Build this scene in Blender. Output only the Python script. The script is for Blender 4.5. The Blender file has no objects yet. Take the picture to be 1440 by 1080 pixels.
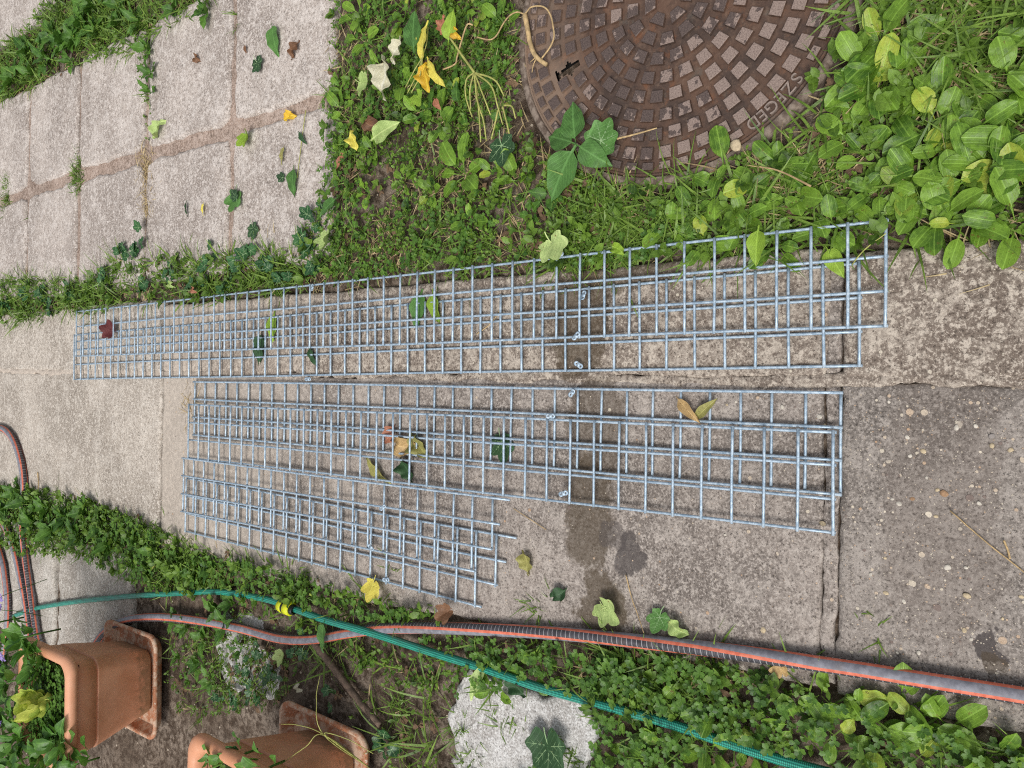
import bpy, bmesh, math, random
import numpy as np
from mathutils import Vector, Matrix
random.seed(7); RNG = np.random.default_rng(11)
S = bpy.context.scene
C = S.collection
# ------------------------------------------------------------------ camera
FPX, PITCH, ROLL, CAMH = 1024.7, 0.95415, 0.01905, 1.17224     # phone held upright, looking down at the path; picture stored sideways
_R = np.array([1, 0, 0.]); _F = np.array([0, math.cos(PITCH), -math.sin(PITCH)]); _U = np.array([0, math.sin(PITCH), math.cos(PITCH)])
CR = _R*math.cos(ROLL) + _U*math.sin(ROLL); CU = -_R*math.sin(ROLL) + _U*math.cos(ROLL)
cam = bpy.data.cameras.new('camera'); camo = bpy.data.objects.new('camera', cam); C.objects.link(camo)
m = Matrix.Identity(4)
for i in range(3):
    m[i][0] = -CU[i]; m[i][1] = CR[i]; m[i][2] = -_F[i]
m[2][3] = CAMH
camo.matrix_world = m
cam.sensor_width = 36; cam.lens = 36*FPX/1440; cam.clip_start = 0.02; cam.clip_end = 500
S.camera = camo
# ------------------------------------------------------------------ light: overcast day
SUN_EL, SUN_AZ = math.radians(58), math.radians(235)            # azimuth measured from +Y towards +X
w = bpy.data.worlds.new('World'); S.world = w; w.use_nodes = True
nt = w.node_tree; nt.nodes.clear()
sky = nt.nodes.new('ShaderNodeTexSky'); sky.sky_type = 'NISHITA'; sky.sun_disc = False
sky.sun_elevation = SUN_EL; sky.sun_rotation = SUN_AZ; sky.dust_density = 4.0; sky.air_density = 1.0
hs = nt.nodes.new('ShaderNodeHueSaturation'); hs.inputs['Saturation'].default_value = 0.30
bg = nt.nodes.new('ShaderNodeBackground'); bg.inputs['Strength'].default_value = 0.11
ow = nt.nodes.new('ShaderNodeOutputWorld')
nt.links.new(sky.outputs[0], hs.inputs['Color']); nt.links.new(hs.outputs[0], bg.inputs[0]); nt.links.new(bg.outputs[0], ow.inputs[0])
sl = bpy.data.lights.new('sun', 'SUN'); sl.energy = 1.5; sl.angle = math.radians(20); sl.color = (1, 0.98, 0.95)
so = bpy.data.objects.new('sun', sl); C.objects.link(so)
sd = Vector((math.sin(SUN_AZ)*math.cos(SUN_EL), math.cos(SUN_AZ)*math.cos(SUN_EL), math.sin(SUN_EL)))
so.rotation_euler = (-sd).to_track_quat('-Z', 'Y').to_euler()
S.view_settings.view_transform = 'Standard'; S.view_settings.look = 'None'; S.view_settings.gamma = 1
S.view_settings.use_curve_mapping = False; S.view_settings.exposure = 0.33
S.render.engine = 'CYCLES'; S.cycles.max_bounces = 5; S.cycles.diffuse_bounces = 3; S.cycles.glossy_bounces = 2; S.cycles.transmission_bounces = 3; S.cycles.caustics_reflective = False; S.cycles.caustics_refractive = False; S.cycles.filter_width = 1.1; S.cycles.use_denoising = False
# ------------------------------------------------------------------ helpers
def G(x, y, z=0.0):
    "point of the place at height z that the photograph shows at pixel (x, y)"
    d = _F + CR*(540-y)/FPX + CU*(720-x)/FPX
    t = (z-CAMH)/d[2]
    return np.array([0, 0, CAMH]) + d*t
def G2(x, y): return G(x, y)[:2]
def hash2(ix, iy, s):
    h = (ix.astype(np.int64)*374761393 + iy.astype(np.int64)*668265263 + s*974711) & 0x7fffffff
    h = ((h ^ (h >> 13))*1274126177) & 0x7fffffff
    return ((h ^ (h >> 16)) & 0xffff)/65535.0
def vnoise(x, y, s=0):
    x = np.asarray(x, float); y = np.asarray(y, float)
    ix = np.floor(x); iy = np.floor(y); fx = x-ix; fy = y-iy
    fx = fx*fx*(3-2*fx); fy = fy*fy*(3-2*fy)
    a = hash2(ix, iy, s); b = hash2(ix+1, iy, s); c = hash2(ix, iy+1, s); d = hash2(ix+1, iy+1, s)
    return (a*(1-fx)+b*fx)*(1-fy) + (c*(1-fx)+d*fx)*fy - 0.5
def fbm(x, y, s=0, o=4):
    r = 0; a = 1.0
    for i in range(o):
        r = r + a*vnoise(x*2**i, y*2**i, s+i*17); a *= 0.5
    return r
def tag(o, label=None, cat=None, group=None, kind=None):
    if label: o['label'] = label
    if cat: o['category'] = cat
    if group: o['group'] = group
    if kind: o['kind'] = kind
    return o
def empty(name, loc=(0, 0, 0), rz=0):
    o = bpy.data.objects.new(name, None); o.empty_display_size = 0.03
    o.location = loc; o.rotation_euler = (0, 0, rz); C.objects.link(o); return o
def mesh(name, V, F, mats, uv=None, tint=None, smooth=True, midx=None):
    "V (n,3); F (m,4) array or list of tuples"
    me = bpy.data.meshes.new(name)
    V = np.asarray(V, np.float32)
    if isinstance(F, np.ndarray):
        n, k = F.shape
        me.vertices.add(len(V)); me.vertices.foreach_set('co', V.ravel())
        me.loops.add(n*k); me.loops.foreach_set('vertex_index', F.astype(np.int32).ravel())
        me.polygons.add(n); me.polygons.foreach_set('loop_start', np.arange(0, n*k, k, dtype=np.int32))
    else:
        me.from_pydata(V.tolist(), [], F)
    me.update(calc_edges=True)
    if smooth: me.polygons.foreach_set('use_smooth', np.ones(len(me.polygons), bool))
    if midx is not None: me.polygons.foreach_set('material_index', np.asarray(midx, np.int32))
    if uv is not None:
        li = np.empty(len(me.loops), np.int32); me.loops.foreach_get('vertex_index', li)
        ul = me.uv_layers.new(name='UVMap'); ul.data.foreach_set('uv', np.asarray(uv, np.float32)[li].ravel())
    if tint is not None:
        at = me.attributes.new('tint', 'FLOAT', 'POINT'); at.data.foreach_set('value', np.asarray(tint, np.float32))
    for mt in (mats if isinstance(mats, (list, tuple)) else [mats]): me.materials.append(mt)
    me.validate()
    return me
def link(name, me, parent=None, loc=(0, 0, 0), rot=(0, 0, 0), sc=1):
    o = bpy.data.objects.new(name, me); C.objects.link(o); o.parent = parent
    o.location = loc; o.rotation_euler = rot
    o.scale = (sc, sc, sc) if not hasattr(sc, '__len__') else sc
    return o
def grid_faces(nr, nc, closed=False):
    F = []
    for i in range(nr-1):
        for j in range(nc if closed else nc-1):
            a = i*nc+j; b = i*nc+(j+1) % nc
            F.append((a, b, b+nc, a+nc))
    return np.array(F)
# ---- node helpers
class NT:
    def __init__(s, name):
        s.m = bpy.data.materials.new(name); s.m.use_nodes = True; s.t = s.m.node_tree; s.t.nodes.clear()
        s.out = s.n('ShaderNodeOutputMaterial')
    def n(s, t, **k):
        nd = s.t.nodes.new(t)
        for a, b in k.items():
            if a.startswith('i_'):
                nd.inputs[a[2:]].default_value = b
            else: setattr(nd, a, b)
        return nd
    def l(s, a, b): s.t.links.new(a, b)
    def val(s, inp, v):
        if hasattr(v, 'is_linked') or hasattr(v, 'links'): s.l(v, inp)
        else: inp.default_value = v
    def math(s, op, a, b=0.0, clamp=False):
        nd = s.n('ShaderNodeMath', operation=op, use_clamp=clamp); s.val(nd.inputs[0], a); s.val(nd.inputs[1], b); return nd.outputs[0]
    def mix(s, f, a, b, bt='MIX'):
        nd = s.n('ShaderNodeMix', data_type='RGBA', blend_type=bt); s.val(nd.inputs[0], f)
        for i, v in ((6, a), (7, b)):
            if isinstance(v, tuple): nd.inputs[i].default_value = (*v, 1)
            else: s.l(v, nd.inputs[i])
        return nd.outputs[2]
    def ramp(s, f, lo, hi, a=0.0, b=1.0):
        nd = s.n('ShaderNodeMapRange', interpolation_type='SMOOTHSTEP')
        s.val(nd.inputs[0], f)
        for i, v in enumerate((lo, hi, a, b)): s.val(nd.inputs[i+1], v)
        return nd.outputs[0]
    def noise(s, vec, scale, detail=4, rough=0.55, dist=0.0):
        nd = s.n('ShaderNodeTexNoise'); s.l(vec, nd.inputs['Vector'])
        nd.inputs['Scale'].default_value = scale; nd.inputs['Detail'].default_value = detail
        nd.inputs['Roughness'].default_value = rough; nd.inputs['Distortion'].default_value = dist
        return nd.outputs[0]
    def vor(s, vec, scale, feat='F1', rnd=1.0):
        nd = s.n('ShaderNodeTexVoronoi', feature=feat); s.l(vec, nd.inputs['Vector'])
        nd.inputs['Scale'].default_value = scale; nd.inputs['Randomness'].default_value = rnd
        return nd
    def bsdf(s, col, rough=0.8, metal=0.0, spec=0.4, bump=None, bstr=0.4, bdist=0.002):
        b = s.n('ShaderNodeBsdfPrincipled')
        if isinstance(col, tuple): b.inputs['Base Color'].default_value = (*col, 1)
        else: s.l(col, b.inputs['Base Color'])
        s.val(b.inputs['Roughness'], rough); s.val(b.inputs['Metallic'], metal); b.inputs['Specular IOR Level'].default_value = spec
        if bump is not None:
            bn = s.n('ShaderNodeBump'); bn.inputs['Strength'].default_value = bstr; bn.inputs['Distance'].default_value = bdist
            s.l(bump, bn.inputs['Height']); s.l(bn.outputs[0], b.inputs['Normal'])
        s.l(b.outputs[0], s.out.inputs[0]); return b
def sr(r, g, b):
    f = lambda c: (c/255/12.92) if c <= 10 else ((c/255+0.055)/1.055)**2.4
    return (f(r), f(g), f(b))
# ---- materials
def concrete(name, base, light, dark, pebble=0.5, blotch=1.0, stains=(), rand=0.0, grade=None):
    def ds(c, a=0.20): l = (c[0]+c[1]+c[2])/3; return tuple(x+(l-x)*a for x in c)
    base, light, dark = ds(base), ds(light), ds(dark)
    k = NT(name); geo = k.n('ShaderNodeNewGeometry'); P = geo.outputs['Position']
    n1 = k.noise(P, 3.1, 5, 0.6); n2 = k.noise(P, 17, 5, 0.65); n3 = k.noise(P, 78, 4, 0.7); n4 = k.noise(P, 230, 3, 0.75)
    col = k.mix(k.ramp(n1, 0.38, 0.62), dark, base); col = k.mix(k.math('MULTIPLY', k.ramp(k.noise(P, 6.5, 6, 0.7), 0.55, 0.72), 0.45), col, tuple(c*0.8 for c in dark))
    col = k.mix(k.math('MULTIPLY', k.ramp(n2, 0.46, 0.66), 0.55*blotch), col, light)
    col = k.mix(k.math('MULTIPLY', k.ramp(n3, 0.51, 0.64), 0.85*blotch), col, light)
    col = k.mix(k.math('MULTIPLY', k.ramp(n3, 0.48, 0.36), 0.75*blotch), col, dark)
    col = k.mix(k.math('MULTIPLY', k.ramp(n4, 0.53, 0.62), 0.85), col, light)
    col = k.mix(k.math('MULTIPLY', k.ramp(n4, 0.45, 0.35), 0.8), col, tuple(c*0.35 for c in dark))
    h = k.math('ADD', k.math('MULTIPLY', n3, 0.9), k.math('MULTIPLY', n4, 0.7))
    h = k.math('ADD', h, k.math('MULTIPLY', n2, 0.9))
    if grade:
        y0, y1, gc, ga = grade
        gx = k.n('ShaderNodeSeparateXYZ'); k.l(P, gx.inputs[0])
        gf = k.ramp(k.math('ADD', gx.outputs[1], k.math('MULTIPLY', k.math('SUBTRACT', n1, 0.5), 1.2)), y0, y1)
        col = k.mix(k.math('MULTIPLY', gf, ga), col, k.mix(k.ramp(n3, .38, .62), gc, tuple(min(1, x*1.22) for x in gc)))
    if stains:
        wn = k.n('ShaderNodeTexNoise'); k.l(P, wn.inputs['Vector']); wn.inputs['Scale'].default_value = 11; wn.inputs['Detail'].default_value = 5; wn.inputs['Roughness'].default_value = 0.62
        ws = k.n('ShaderNodeVectorMath', operation='SUBTRACT'); k.l(wn.outputs['Color'], ws.inputs[0]); ws.inputs[1].default_value = (.5, .5, .5)
        wm = k.n('ShaderNodeVectorMath', operation='SCALE'); k.l(ws.outputs[0], wm.inputs[0]); wm.inputs['Scale'].default_value = 0.11
        wa = k.n('ShaderNodeVectorMath', operation='ADD'); k.l(P, wa.inputs[0]); k.l(wm.outputs[0], wa.inputs[1]); PW = wa.outputs[0]
    for (cx, cy, rx, ry, amt, soft, scol) in stains:
        sub = k.n('ShaderNodeVectorMath', operation='SUBTRACT'); k.l(PW, sub.inputs[0]); sub.inputs[1].default_value = (cx, cy, 0)
        mul = k.n('ShaderNodeVectorMath', operation='MULTIPLY'); k.l(sub.outputs[0], mul.inputs[0]); mul.inputs[1].default_value = (1/rx, 1/ry, 0)
        sx = k.n('ShaderNodeSeparateXYZ'); k.l(mul.outputs[0], sx.inputs[0])
        ax = k.math('POWER', k.math('ABSOLUTE', sx.outputs[0]), 3.2); ay = k.math('POWER', k.math('ABSOLUTE', sx.outputs[1]), 3.2)
        d = k.math('ADD', k.math('ADD', ax, ay), k.math('MULTIPLY', k.math('SUBTRACT', n3, 0.5), 1.2))
        mk = k.math('MULTIPLY', k.ramp(d, 1+soft, 1-soft), amt)
        col = k.mix(mk, col, scol)
    for sc, thr, amt in ((70, 0.84, 0.9), (150, 0.74, 0.9), (320, 0.62, 0.8)):
        v = k.vor(P, sc); sep = k.n('ShaderNodeSeparateColor'); k.l(v.outputs['Color'], sep.inputs[0])
        rad = k.math('MULTIPLY', k.ramp(sep.outputs[0], thr, 1.0, 0.0, 0.42), pebble)
        mk = k.ramp(k.math('SUBTRACT', rad, v.outputs['Distance']), 0.0, 0.05)
        pc = k.mix(sep.outputs[1], sr(200, 190, 172), k.mix(sep.outputs[2], sr(225, 218, 200), sr(176, 140, 108)))
        pc = k.mix(k.ramp(sep.outputs[2], 0.0, 0.25, 1, 0), pc, sr(120, 105, 98))
        col = k.mix(k.math('MULTIPLY', mk, amt), col, pc)
        h = k.math('ADD', h, k.math('MULTIPLY', mk, 0.5))
    k.bsdf(col, 0.9, 0, 0.25, h, 0.75, 0.0022)
    return k.m
def simple(name, col, rough=0.6, var=0.25, scale=60, metal=0.0, spec=0.4, bstr=0.25, second=None):
    k = NT(name); geo = k.n('ShaderNodeNewGeometry'); P = geo.outputs['Position']
    n = k.noise(P, scale, 5, 0.6); n2 = k.noise(P, scale*5, 3, 0.6)
    d = second or tuple(c*(1-var) for c in col)
    c = k.mix(k.ramp(n, 0.38, 0.62), d, col)
    k.bsdf(c, rough, metal, spec, k.math('ADD', n, k.math('MULTIPLY', n2, 0.5)), bstr, 0.001); return k.m
GREENS = ('plantain_leaf', 'weed_leaf', 'ground_cover_leaf', 'clover_leaf', 'grass_blade', 'pot_leaf', 'fallen_green', 'fallen_dark', 'fallen_lime')
def leafmat(name, a, b, c=None, objrand=False, vein=0.35, trans=0.28, rough=0.42, veins='mid', spots=0.0, spotcol=(0.25, 0.16, 0.06), bstr=0.35):
    if name in GREENS: a = tuple(x*.80 for x in a); b = tuple(x*.66 for x in b)
    k = NT(name); geo = k.n('ShaderNodeNewGeometry'); P = geo.outputs['Position']
    uv = k.n('ShaderNodeUVMap'); sx = k.n('ShaderNodeSeparateXYZ'); k.l(uv.outputs[0], sx.inputs[0])
    if objrand: r = k.n('ShaderNodeObjectInfo').outputs['Random']
    else: r = k.n('ShaderNodeAttribute', attribute_name='tint').outputs['Fac']
    col = k.mix(r, a, b)
    if c: col = k.mix(k.ramp(r, 0.90, 0.96), col, c)
    n = k.noise(P, 55, 4, 0.6); n2 = k.noise(P, 260, 3, 0.6)
    col = k.mix(k.math('MULTIPLY', k.ramp(n, 0.4, 0.65), 0.45), col, tuple(x*1.45 for x in a), 'MIX')
    col = k.mix(k.math('MULTIPLY', k.ramp(n2, 0.5, 0.3), 0.35), col, tuple(x*0.5 for x in b))
    u = k.math('ABSOLUTE', k.math('SUBTRACT', sx.outputs[0], 0.5))
    mid = k.ramp(u, 0.05, 0.015)
    if veins == 'parallel':
        rib = k.math('ABSOLUTE', k.math('SUBTRACT', k.math('FRACT', k.math('MULTIPLY', sx.outputs[0], 5.0)), 0.5))
        vm = k.math('MAXIMUM', mid, k.math('MULTIPLY', k.ramp(rib, 0.10, 0.02), 0.6))
    elif veins == 'pinnate':
        sv = k.math('ADD', k.math('MULTIPLY', sx.outputs[1], 8.0), k.math('MULTIPLY', u, -9.0))
        rib = k.math('ABSOLUTE', k.math('SUBTRACT', k.math('FRACT', sv), 0.5))
        vm = k.math('MAXIMUM', mid, k.math('MULTIPLY', k.ramp(rib, 0.14, 0.03), 0.65))
    else: vm = mid
    col = k.mix(k.math('MULTIPLY', vm, vein), col, tuple(min(1, x*2.2+0.05) for x in a))
    if spots > 0:
        sp = k.ramp(k.noise(P, 130, 4, 0.7), 0.68-spots*0.2, 0.74-spots*0.2)
        col = k.mix(k.math('MULTIPLY', sp, 0.8), col, spotcol)
    h = k.math('ADD', k.math('MULTIPLY', vm, -0.7), n2)
    b1 = k.bsdf(col, rough, 0, 0.38, h, bstr, 0.0012)
    if trans > 0:
        tr = k.n('ShaderNodeBsdfTranslucent'); k.l(k.mix(0.5, col, tuple(min(1, x*1.7) for x in a)), tr.inputs[0])
        mx = k.n('ShaderNodeMixShader'); mx.inputs[0].default_value = trans
        k.l(b1.outputs[0], mx.inputs[1]); k.l(tr.outputs[0], mx.inputs[2]); k.l(mx.outputs[0], k.out.inputs[0])
    return k.m
M = {}
def soil_mat():
    k = NT('soil'); P = k.n('ShaderNodeNewGeometry').outputs['Position']
    n1 = k.noise(P, 5, 5); n2 = k.noise(P, 45, 6, 0.7); n3 = k.noise(P, 240, 4, 0.7)
    c = k.mix(k.ramp(n1, 0.35, 0.65), sr(108, 94, 81), sr(148, 134, 120))
    c = k.mix(k.ramp(n2, 0.40, 0.62), sr(78, 65, 54), c)
    c = k.mix(k.math('MULTIPLY', k.ramp(n3, 0.58, 0.7), 0.7), c, sr(165, 150, 132))
    c = k.mix(k.math('MULTIPLY', k.ramp(n3, 0.42, 0.32), 0.7), c, sr(45, 36, 30))
    v = k.vor(P, 95); sep = k.n('ShaderNodeSeparateColor'); k.l(v.outputs['Color'], sep.inputs[0])
    mk = k.ramp(k.math('SUBTRACT', k.ramp(sep.outputs[0], 0.92, 1, 0, 0.34), v.outputs['Distance']), 0, 0.05)
    c = k.mix(mk, c, sr(185, 172, 155))
    k.bsdf(c, 0.95, 0, 0.2, k.math('ADD', n2, k.math('MULTIPLY', n3, 0.6)), 0.9, 0.006); return k.m
M['soil'] = soil_mat()
M['mortar'] = concrete('mortar', sr(168, 142, 124), sr(188, 166, 150), sr(128, 106, 90), 0.35)
WET = sr(78, 66, 50); WETD = sr(78, 72, 70)
def stain(px, py, rx, ry, amt, soft, col):
    p = G2(px, py); return (p[0], p[1], rx, ry, amt, soft, col)
ST = [stain(815, 452, 0.098, 0.062, 0.72, 0.3, WET), stain(760, 430, 0.05, 0.05, 0.25, 0.4, WET), stain(838, 600, 0.09, 0.06, 0.55, 0.4, WET),
      stain(828, 725, 0.095, 0.055, 0.70, 0.45, WET), stain(890, 775, 0.042, 0.022, 0.78, 0.25, WETD), stain(868, 752, 0.03, 0.03, 0.55, 0.35, WETD),
      stain(845, 850, 0.06, 0.045, 0.75, 0.4, WET), stain(1398, 913, 0.020, 0.012, 0.9, 0.3, WETD), stain(1402, 940, 0.014, 0.008, 0.6, 0.4, WET),
      stain(1320, 700, 0.20, 0.07, 0.30, 0.6, sr(98, 86, 78)), stain(880, 385, 0.03, 0.09, 0.6, 0.3, WET)]
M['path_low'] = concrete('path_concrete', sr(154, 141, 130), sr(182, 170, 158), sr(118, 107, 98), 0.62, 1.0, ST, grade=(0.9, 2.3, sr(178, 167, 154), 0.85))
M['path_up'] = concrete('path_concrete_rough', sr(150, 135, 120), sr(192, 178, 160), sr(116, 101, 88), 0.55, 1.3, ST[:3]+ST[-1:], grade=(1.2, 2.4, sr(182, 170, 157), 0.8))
M['path_near'] = concrete('path_concrete_pebbled', sr(144, 133, 123), sr(170, 159, 148), sr(112, 103, 95), 0.95, 0.95, ST[7:10])
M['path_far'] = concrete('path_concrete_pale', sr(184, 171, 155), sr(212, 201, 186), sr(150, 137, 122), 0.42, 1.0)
M['paver'] = concrete('paver_concrete', sr(184, 170, 158), sr(210, 199, 189), sr(150, 136, 125), 0.40, 1.0)
M['flag'] = concrete('flagstone_concrete', sr(180, 171, 158), sr(208, 201, 190), sr(146, 135, 122), 0.30, 0.7)
M['white_flag'] = concrete('white_flagstone', sr(200, 197, 193), sr(220, 218, 214), sr(164, 158, 151), 0.0, 0.8)
# ------------------------------------------------------------------ ground
def ground():
    fine_x = np.arange(-2.2, 2.2001, 0.02); fine_y = np.arange(-1.0, 4.6001, 0.02)
    far = np.array([0.3, 0.8, 2, 5, 12, 30, 80])
    xs = np.concatenate([-2.2-far[::-1], fine_x, 2.2+far]); ys = np.concatenate([-1.0-far[::-1], fine_y, 4.6+far])
    X, Y = np.meshgrid(xs, ys)
    Z = -0.016 + 0.010*fbm(X*5, Y*5, 3) + 0.008*fbm(X*22, Y*22, 5)
    fl = (np.abs(X) > 2.3) | (Y > 4.7) | (Y < -1.1); Z[fl] = -0.02
    d = np.hypot(X-0.667, Y-0.517); Z = np.where(d < 0.34, np.minimum(Z, -0.03), Z)
    V = np.stack([X.ravel(), Y.ravel(), Z.ravel()], 1)
    o = link('ground', mesh('ground', V, grid_faces(len(ys), len(xs)), M['soil']))
    tag(o, 'bare brown soil showing between the weeds and paving', 'soil', kind='structure')
ground()
# ------------------------------------------------------------------ slabs
def slab_mesh(name, poly, mat, res=0.012, thick=0.05, top=0.0, rag=0.006, seed=0, bump=0.0016, rnd=0.006, tilt=(0, 0), corner=0.0, left=None):
    """poly: (x0,x1,y0,y1) rectangle; uneven edges, rounded arris, gently uneven top"""
    x0, x1, y0, y1 = poly
    nx = max(4, int((x1-x0)/res)); ny = max(4, int((y1-y0)/res))
    def ax(n, a, b):
        t = np.linspace(a, b, n+1); e = rnd
        return np.concatenate([[a, a+e*0.25, a+e], t[(t > a+e*1.4) & (t < b-e*1.4)], [b-e, b-e*0.25, b]])
    xs = ax(nx, x0, x1); ys = ax(ny, y0, y1)
    X, Y = np.meshgrid(xs, ys)
    ex = np.minimum(X-x0, x1-X); ey = np.minimum(Y-y0, y1-Y); e = np.minimum(ex, ey)
    Z = top - rnd*0.8*np.clip(1-e/rnd, 0, 1)**2 + bump*fbm(X*14, Y*14, seed) + 0.5*bump*fbm(X*60, Y*60, seed+5)
    Z = Z + (X-(x0+x1)/2)*tilt[0] + (Y-(y0+y1)/2)*tilt[1]
    cx, cy = (x0+x1)/2, (y0+y1)/2
    fx = np.clip(1-ex/0.05, 0, 1); fy = np.clip(1-ey/0.05, 0, 1)
    dx = rag*(fbm(Y*13+seed*7.1, X*2, seed)+0.5*fbm(Y*60, X*9, seed+3))*fx - np.sign(X-cx)*corner*fx*fy
    dy = rag*(fbm(X*13+seed*3.3, Y*2, seed+1)+0.5*fbm(X*60, Y*9, seed+4))*fy - np.sign(Y-cy)*corner*fx*fy
    X = X+dx; Y = Y+dy
    if left: X = X + (np.interp(Y, left[0], left[1])-x0)*np.clip((x1-X)/(x1-x0), 0, 1)
    V = np.stack([X.ravel(), Y.ravel(), Z.ravel()], 1); nr, nc = X.shape
    F = [tuple(f) for f in grid_faces(nr, nc)]
    b = list(range(nc)) + [i*nc+nc-1 for i in range(1, nr)] + [(nr-1)*nc+j for j in range(nc-2, -1, -1)] + [i*nc for i in range(nr-2, 0, -1)]
    base = len(V); low = V[b].copy(); low[:, 2] = top-thick
    V = np.concatenate([V, low]); n = len(b)
    for i in range(n):
        j = (i+1) % n; F.append((b[j], b[i], base+i, base+j))
    return mesh(name, V, F, mat)
path = empty('path'); tag(path, 'cracked concrete path the wire panels lie on', 'path', kind='structure')
SEAM = 0.014
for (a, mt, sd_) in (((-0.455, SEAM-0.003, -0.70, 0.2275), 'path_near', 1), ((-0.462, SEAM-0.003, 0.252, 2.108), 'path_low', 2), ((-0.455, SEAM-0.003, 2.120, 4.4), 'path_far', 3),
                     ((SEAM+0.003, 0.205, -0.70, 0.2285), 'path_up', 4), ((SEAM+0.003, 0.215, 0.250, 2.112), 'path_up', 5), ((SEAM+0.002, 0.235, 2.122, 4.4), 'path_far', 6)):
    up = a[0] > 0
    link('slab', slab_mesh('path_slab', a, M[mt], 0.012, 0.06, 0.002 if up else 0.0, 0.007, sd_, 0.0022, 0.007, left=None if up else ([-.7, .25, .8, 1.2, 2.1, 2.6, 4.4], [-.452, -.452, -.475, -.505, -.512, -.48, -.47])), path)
link('joint_filler', slab_mesh('joint_filler', (-0.445, 0.19, 0.2300, 0.2500), M['path_low'], 0.008, 0.05, -0.003, 0.006, 9, 0.004, 0.003), path)
link('seam_mortar', slab_mesh('seam_mortar', (SEAM-0.010, SEAM+0.012, -0.69, 4.38), M['path_up'], 0.006, 0.03, 0.0005, 0.012, 12, 0.003, 0.004), path)
paving = empty('paving'); tag(paving, 'pinkish square paving slabs with mortar joints at the upper left', 'paving', kind='structure')
link('mortar_bed', slab_mesh('mortar_bed', (0.30, 1.08, 1.385, 4.55), M['mortar'], 0.02, 0.04, -0.0065, 0.01, 21, 0.004, 0.01), paving)
cols = [1.372, 1.785, 2.232, 2.672, 3.075, 3.49, 3.91, 4.33]
rows = [(0.287, 0.668), (0.702, 1.085)]
for ri, (xa, xb) in enumerate(rows):
    for ci in range(len(cols)-1):
        g = 0.010 if ci else 0.002
        link('paving_slab', slab_mesh('paving_slab', (xa+random.uniform(-.006, .006), xb+random.uniform(-.006, .006), cols[ci]+g, cols[ci+1]-0.010), M['paver'], 0.013, 0.045,
             random.uniform(0, 0.004), 0.011, 30+ri*10+ci, 0.0026, 0.009, (random.uniform(-.006, .006), random.uniform(-.006, .006)), 0.010), paving)
for (a, sd_) in (((1.30, 2.0, 3.0, 4.3), 61), ((1.34, 2.0, 2.2, 2.98), 62)):
    link('paving_slab', slab_mesh('paving_slab', a, M['paver'], 0.02, 0.045, -0.002, 0.012, sd_, 0.003, 0.01), paving)
flags = empty('flagstones'); tag(flags, 'pale flagstones half buried in the weedy verge below the path', 'flagstones', kind='structure')
for (a, mt, sd_) in (((-1.02, -0.555, 2.27, 2.765), 'flag', 71), ((-1.0, -0.56, 2.80, 3.30), 'flag', 72), ((-1.0, -0.57, 3.33, 3.85), 'flag', 73),
                     ((-0.87, -0.585, 0.63, 0.965), 'white_flag', 74), ((-0.83, -0.62, 1.53, 1.83), 'white_flag', 75)):
    link('flagstone', slab_mesh('flagstone', a, M[mt], 0.013, 0.04, -0.009 if sd_ == 75 else -0.001, 0.035 if sd_ > 73 else 0.02, sd_, 0.005, 0.009, (0, 0), 0.02), flags)
# ------------------------------------------------------------------ manhole cover
def rust():
    k = NT('cast_iron_rust'); P = k.n('ShaderNodeNewGeometry').outputs['Position']
    n1 = k.noise(P, 14, 5, 0.6); n2 = k.noise(P, 110, 5, 0.7); n3 = k.noise(P, 6, 3, 0.5)
    c = k.mix(k.ramp(n1, 0.38, 0.62), sr(74, 60, 53), sr(100, 76, 62)); c = k.mix(k.math('MULTIPLY', k.ramp(k.noise(P, 30, 5, .7), .55, .68), .55), c, sr(126, 84, 58)); c = k.mix(k.math('MULTIPLY', k.ramp(k.noise(P, 22, 4, .7), .58, .7), .5), c, sr(96, 92, 84))
    c = k.mix(k.math('MULTIPLY', k.ramp(n2, 0.5, 0.7), 0.5), c, sr(122, 100, 84))
    c = k.mix(k.math('MULTIPLY', k.ramp(n2, 0.45, 0.3), 0.6), c, sr(52, 42, 38))
    sx = k.n('ShaderNodeSeparateXYZ'); k.l(P, sx.inputs[0])
    dirt = k.math('MULTIPLY', k.ramp(k.math('ADD', sx.outputs[1], k.math('MULTIPLY', n3, 0.25)), 0.80, 0.93), 0.65)
    c = k.mix(dirt, c, sr(150, 128, 110))
    k.bsdf(c, 0.72, 0.15, 0.4, k.math('ADD', n2, n1), 0.5, 0.0015); return k.m
def worn():
    k = NT('worn_stud_top'); P = k.n('ShaderNodeNewGeometry').outputs['Position']; r = k.n('ShaderNodeObjectInfo').outputs['Random']
    n1 = k.noise(P, 75, 4, 0.6); n2 = k.noise(P, 420, 4, 0.7); n0 = k.noise(P, 4.2, 2, 0.5)
    sx = k.n('ShaderNodeSeparateXYZ'); k.l(P, sx.inputs[0])
    b = k.ramp(sx.outputs[1], 0.34, 0.70, 0.17, -0.10)
    t = k.math('ADD', k.math('ADD', k.math('MULTIPLY', r, 0.34), b), k.math('SUBTRACT', n0, 0.5))
    mk = k.ramp(k.math('ADD', n1, t), 0.66, 0.70)
    dark = k.mix(k.ramp(n2, 0.4, 0.6), sr(74, 62, 58), sr(98, 84, 78))
    pale = k.mix(k.ramp(n2, 0.35, 0.6), sr(116, 99, 91), sr(150, 132, 122))
    k.bsdf(k.mix(mk, dark, pale), 0.6, 0.1, 0.4, k.math('ADD', n2, k.math('MULTIPLY', mk, 0.6)), 0.4, 0.001); return k.m
M['rust'] = rust(); M['worn'] = worn()
M['black'] = simple('dark_pit', (0.006, 0.005, 0.004), 0.95, 0.3)
MX, MY, MR = 0.667, 0.517, 0.300
man = empty('manhole_cover', (MX, MY, -0.004))
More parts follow.
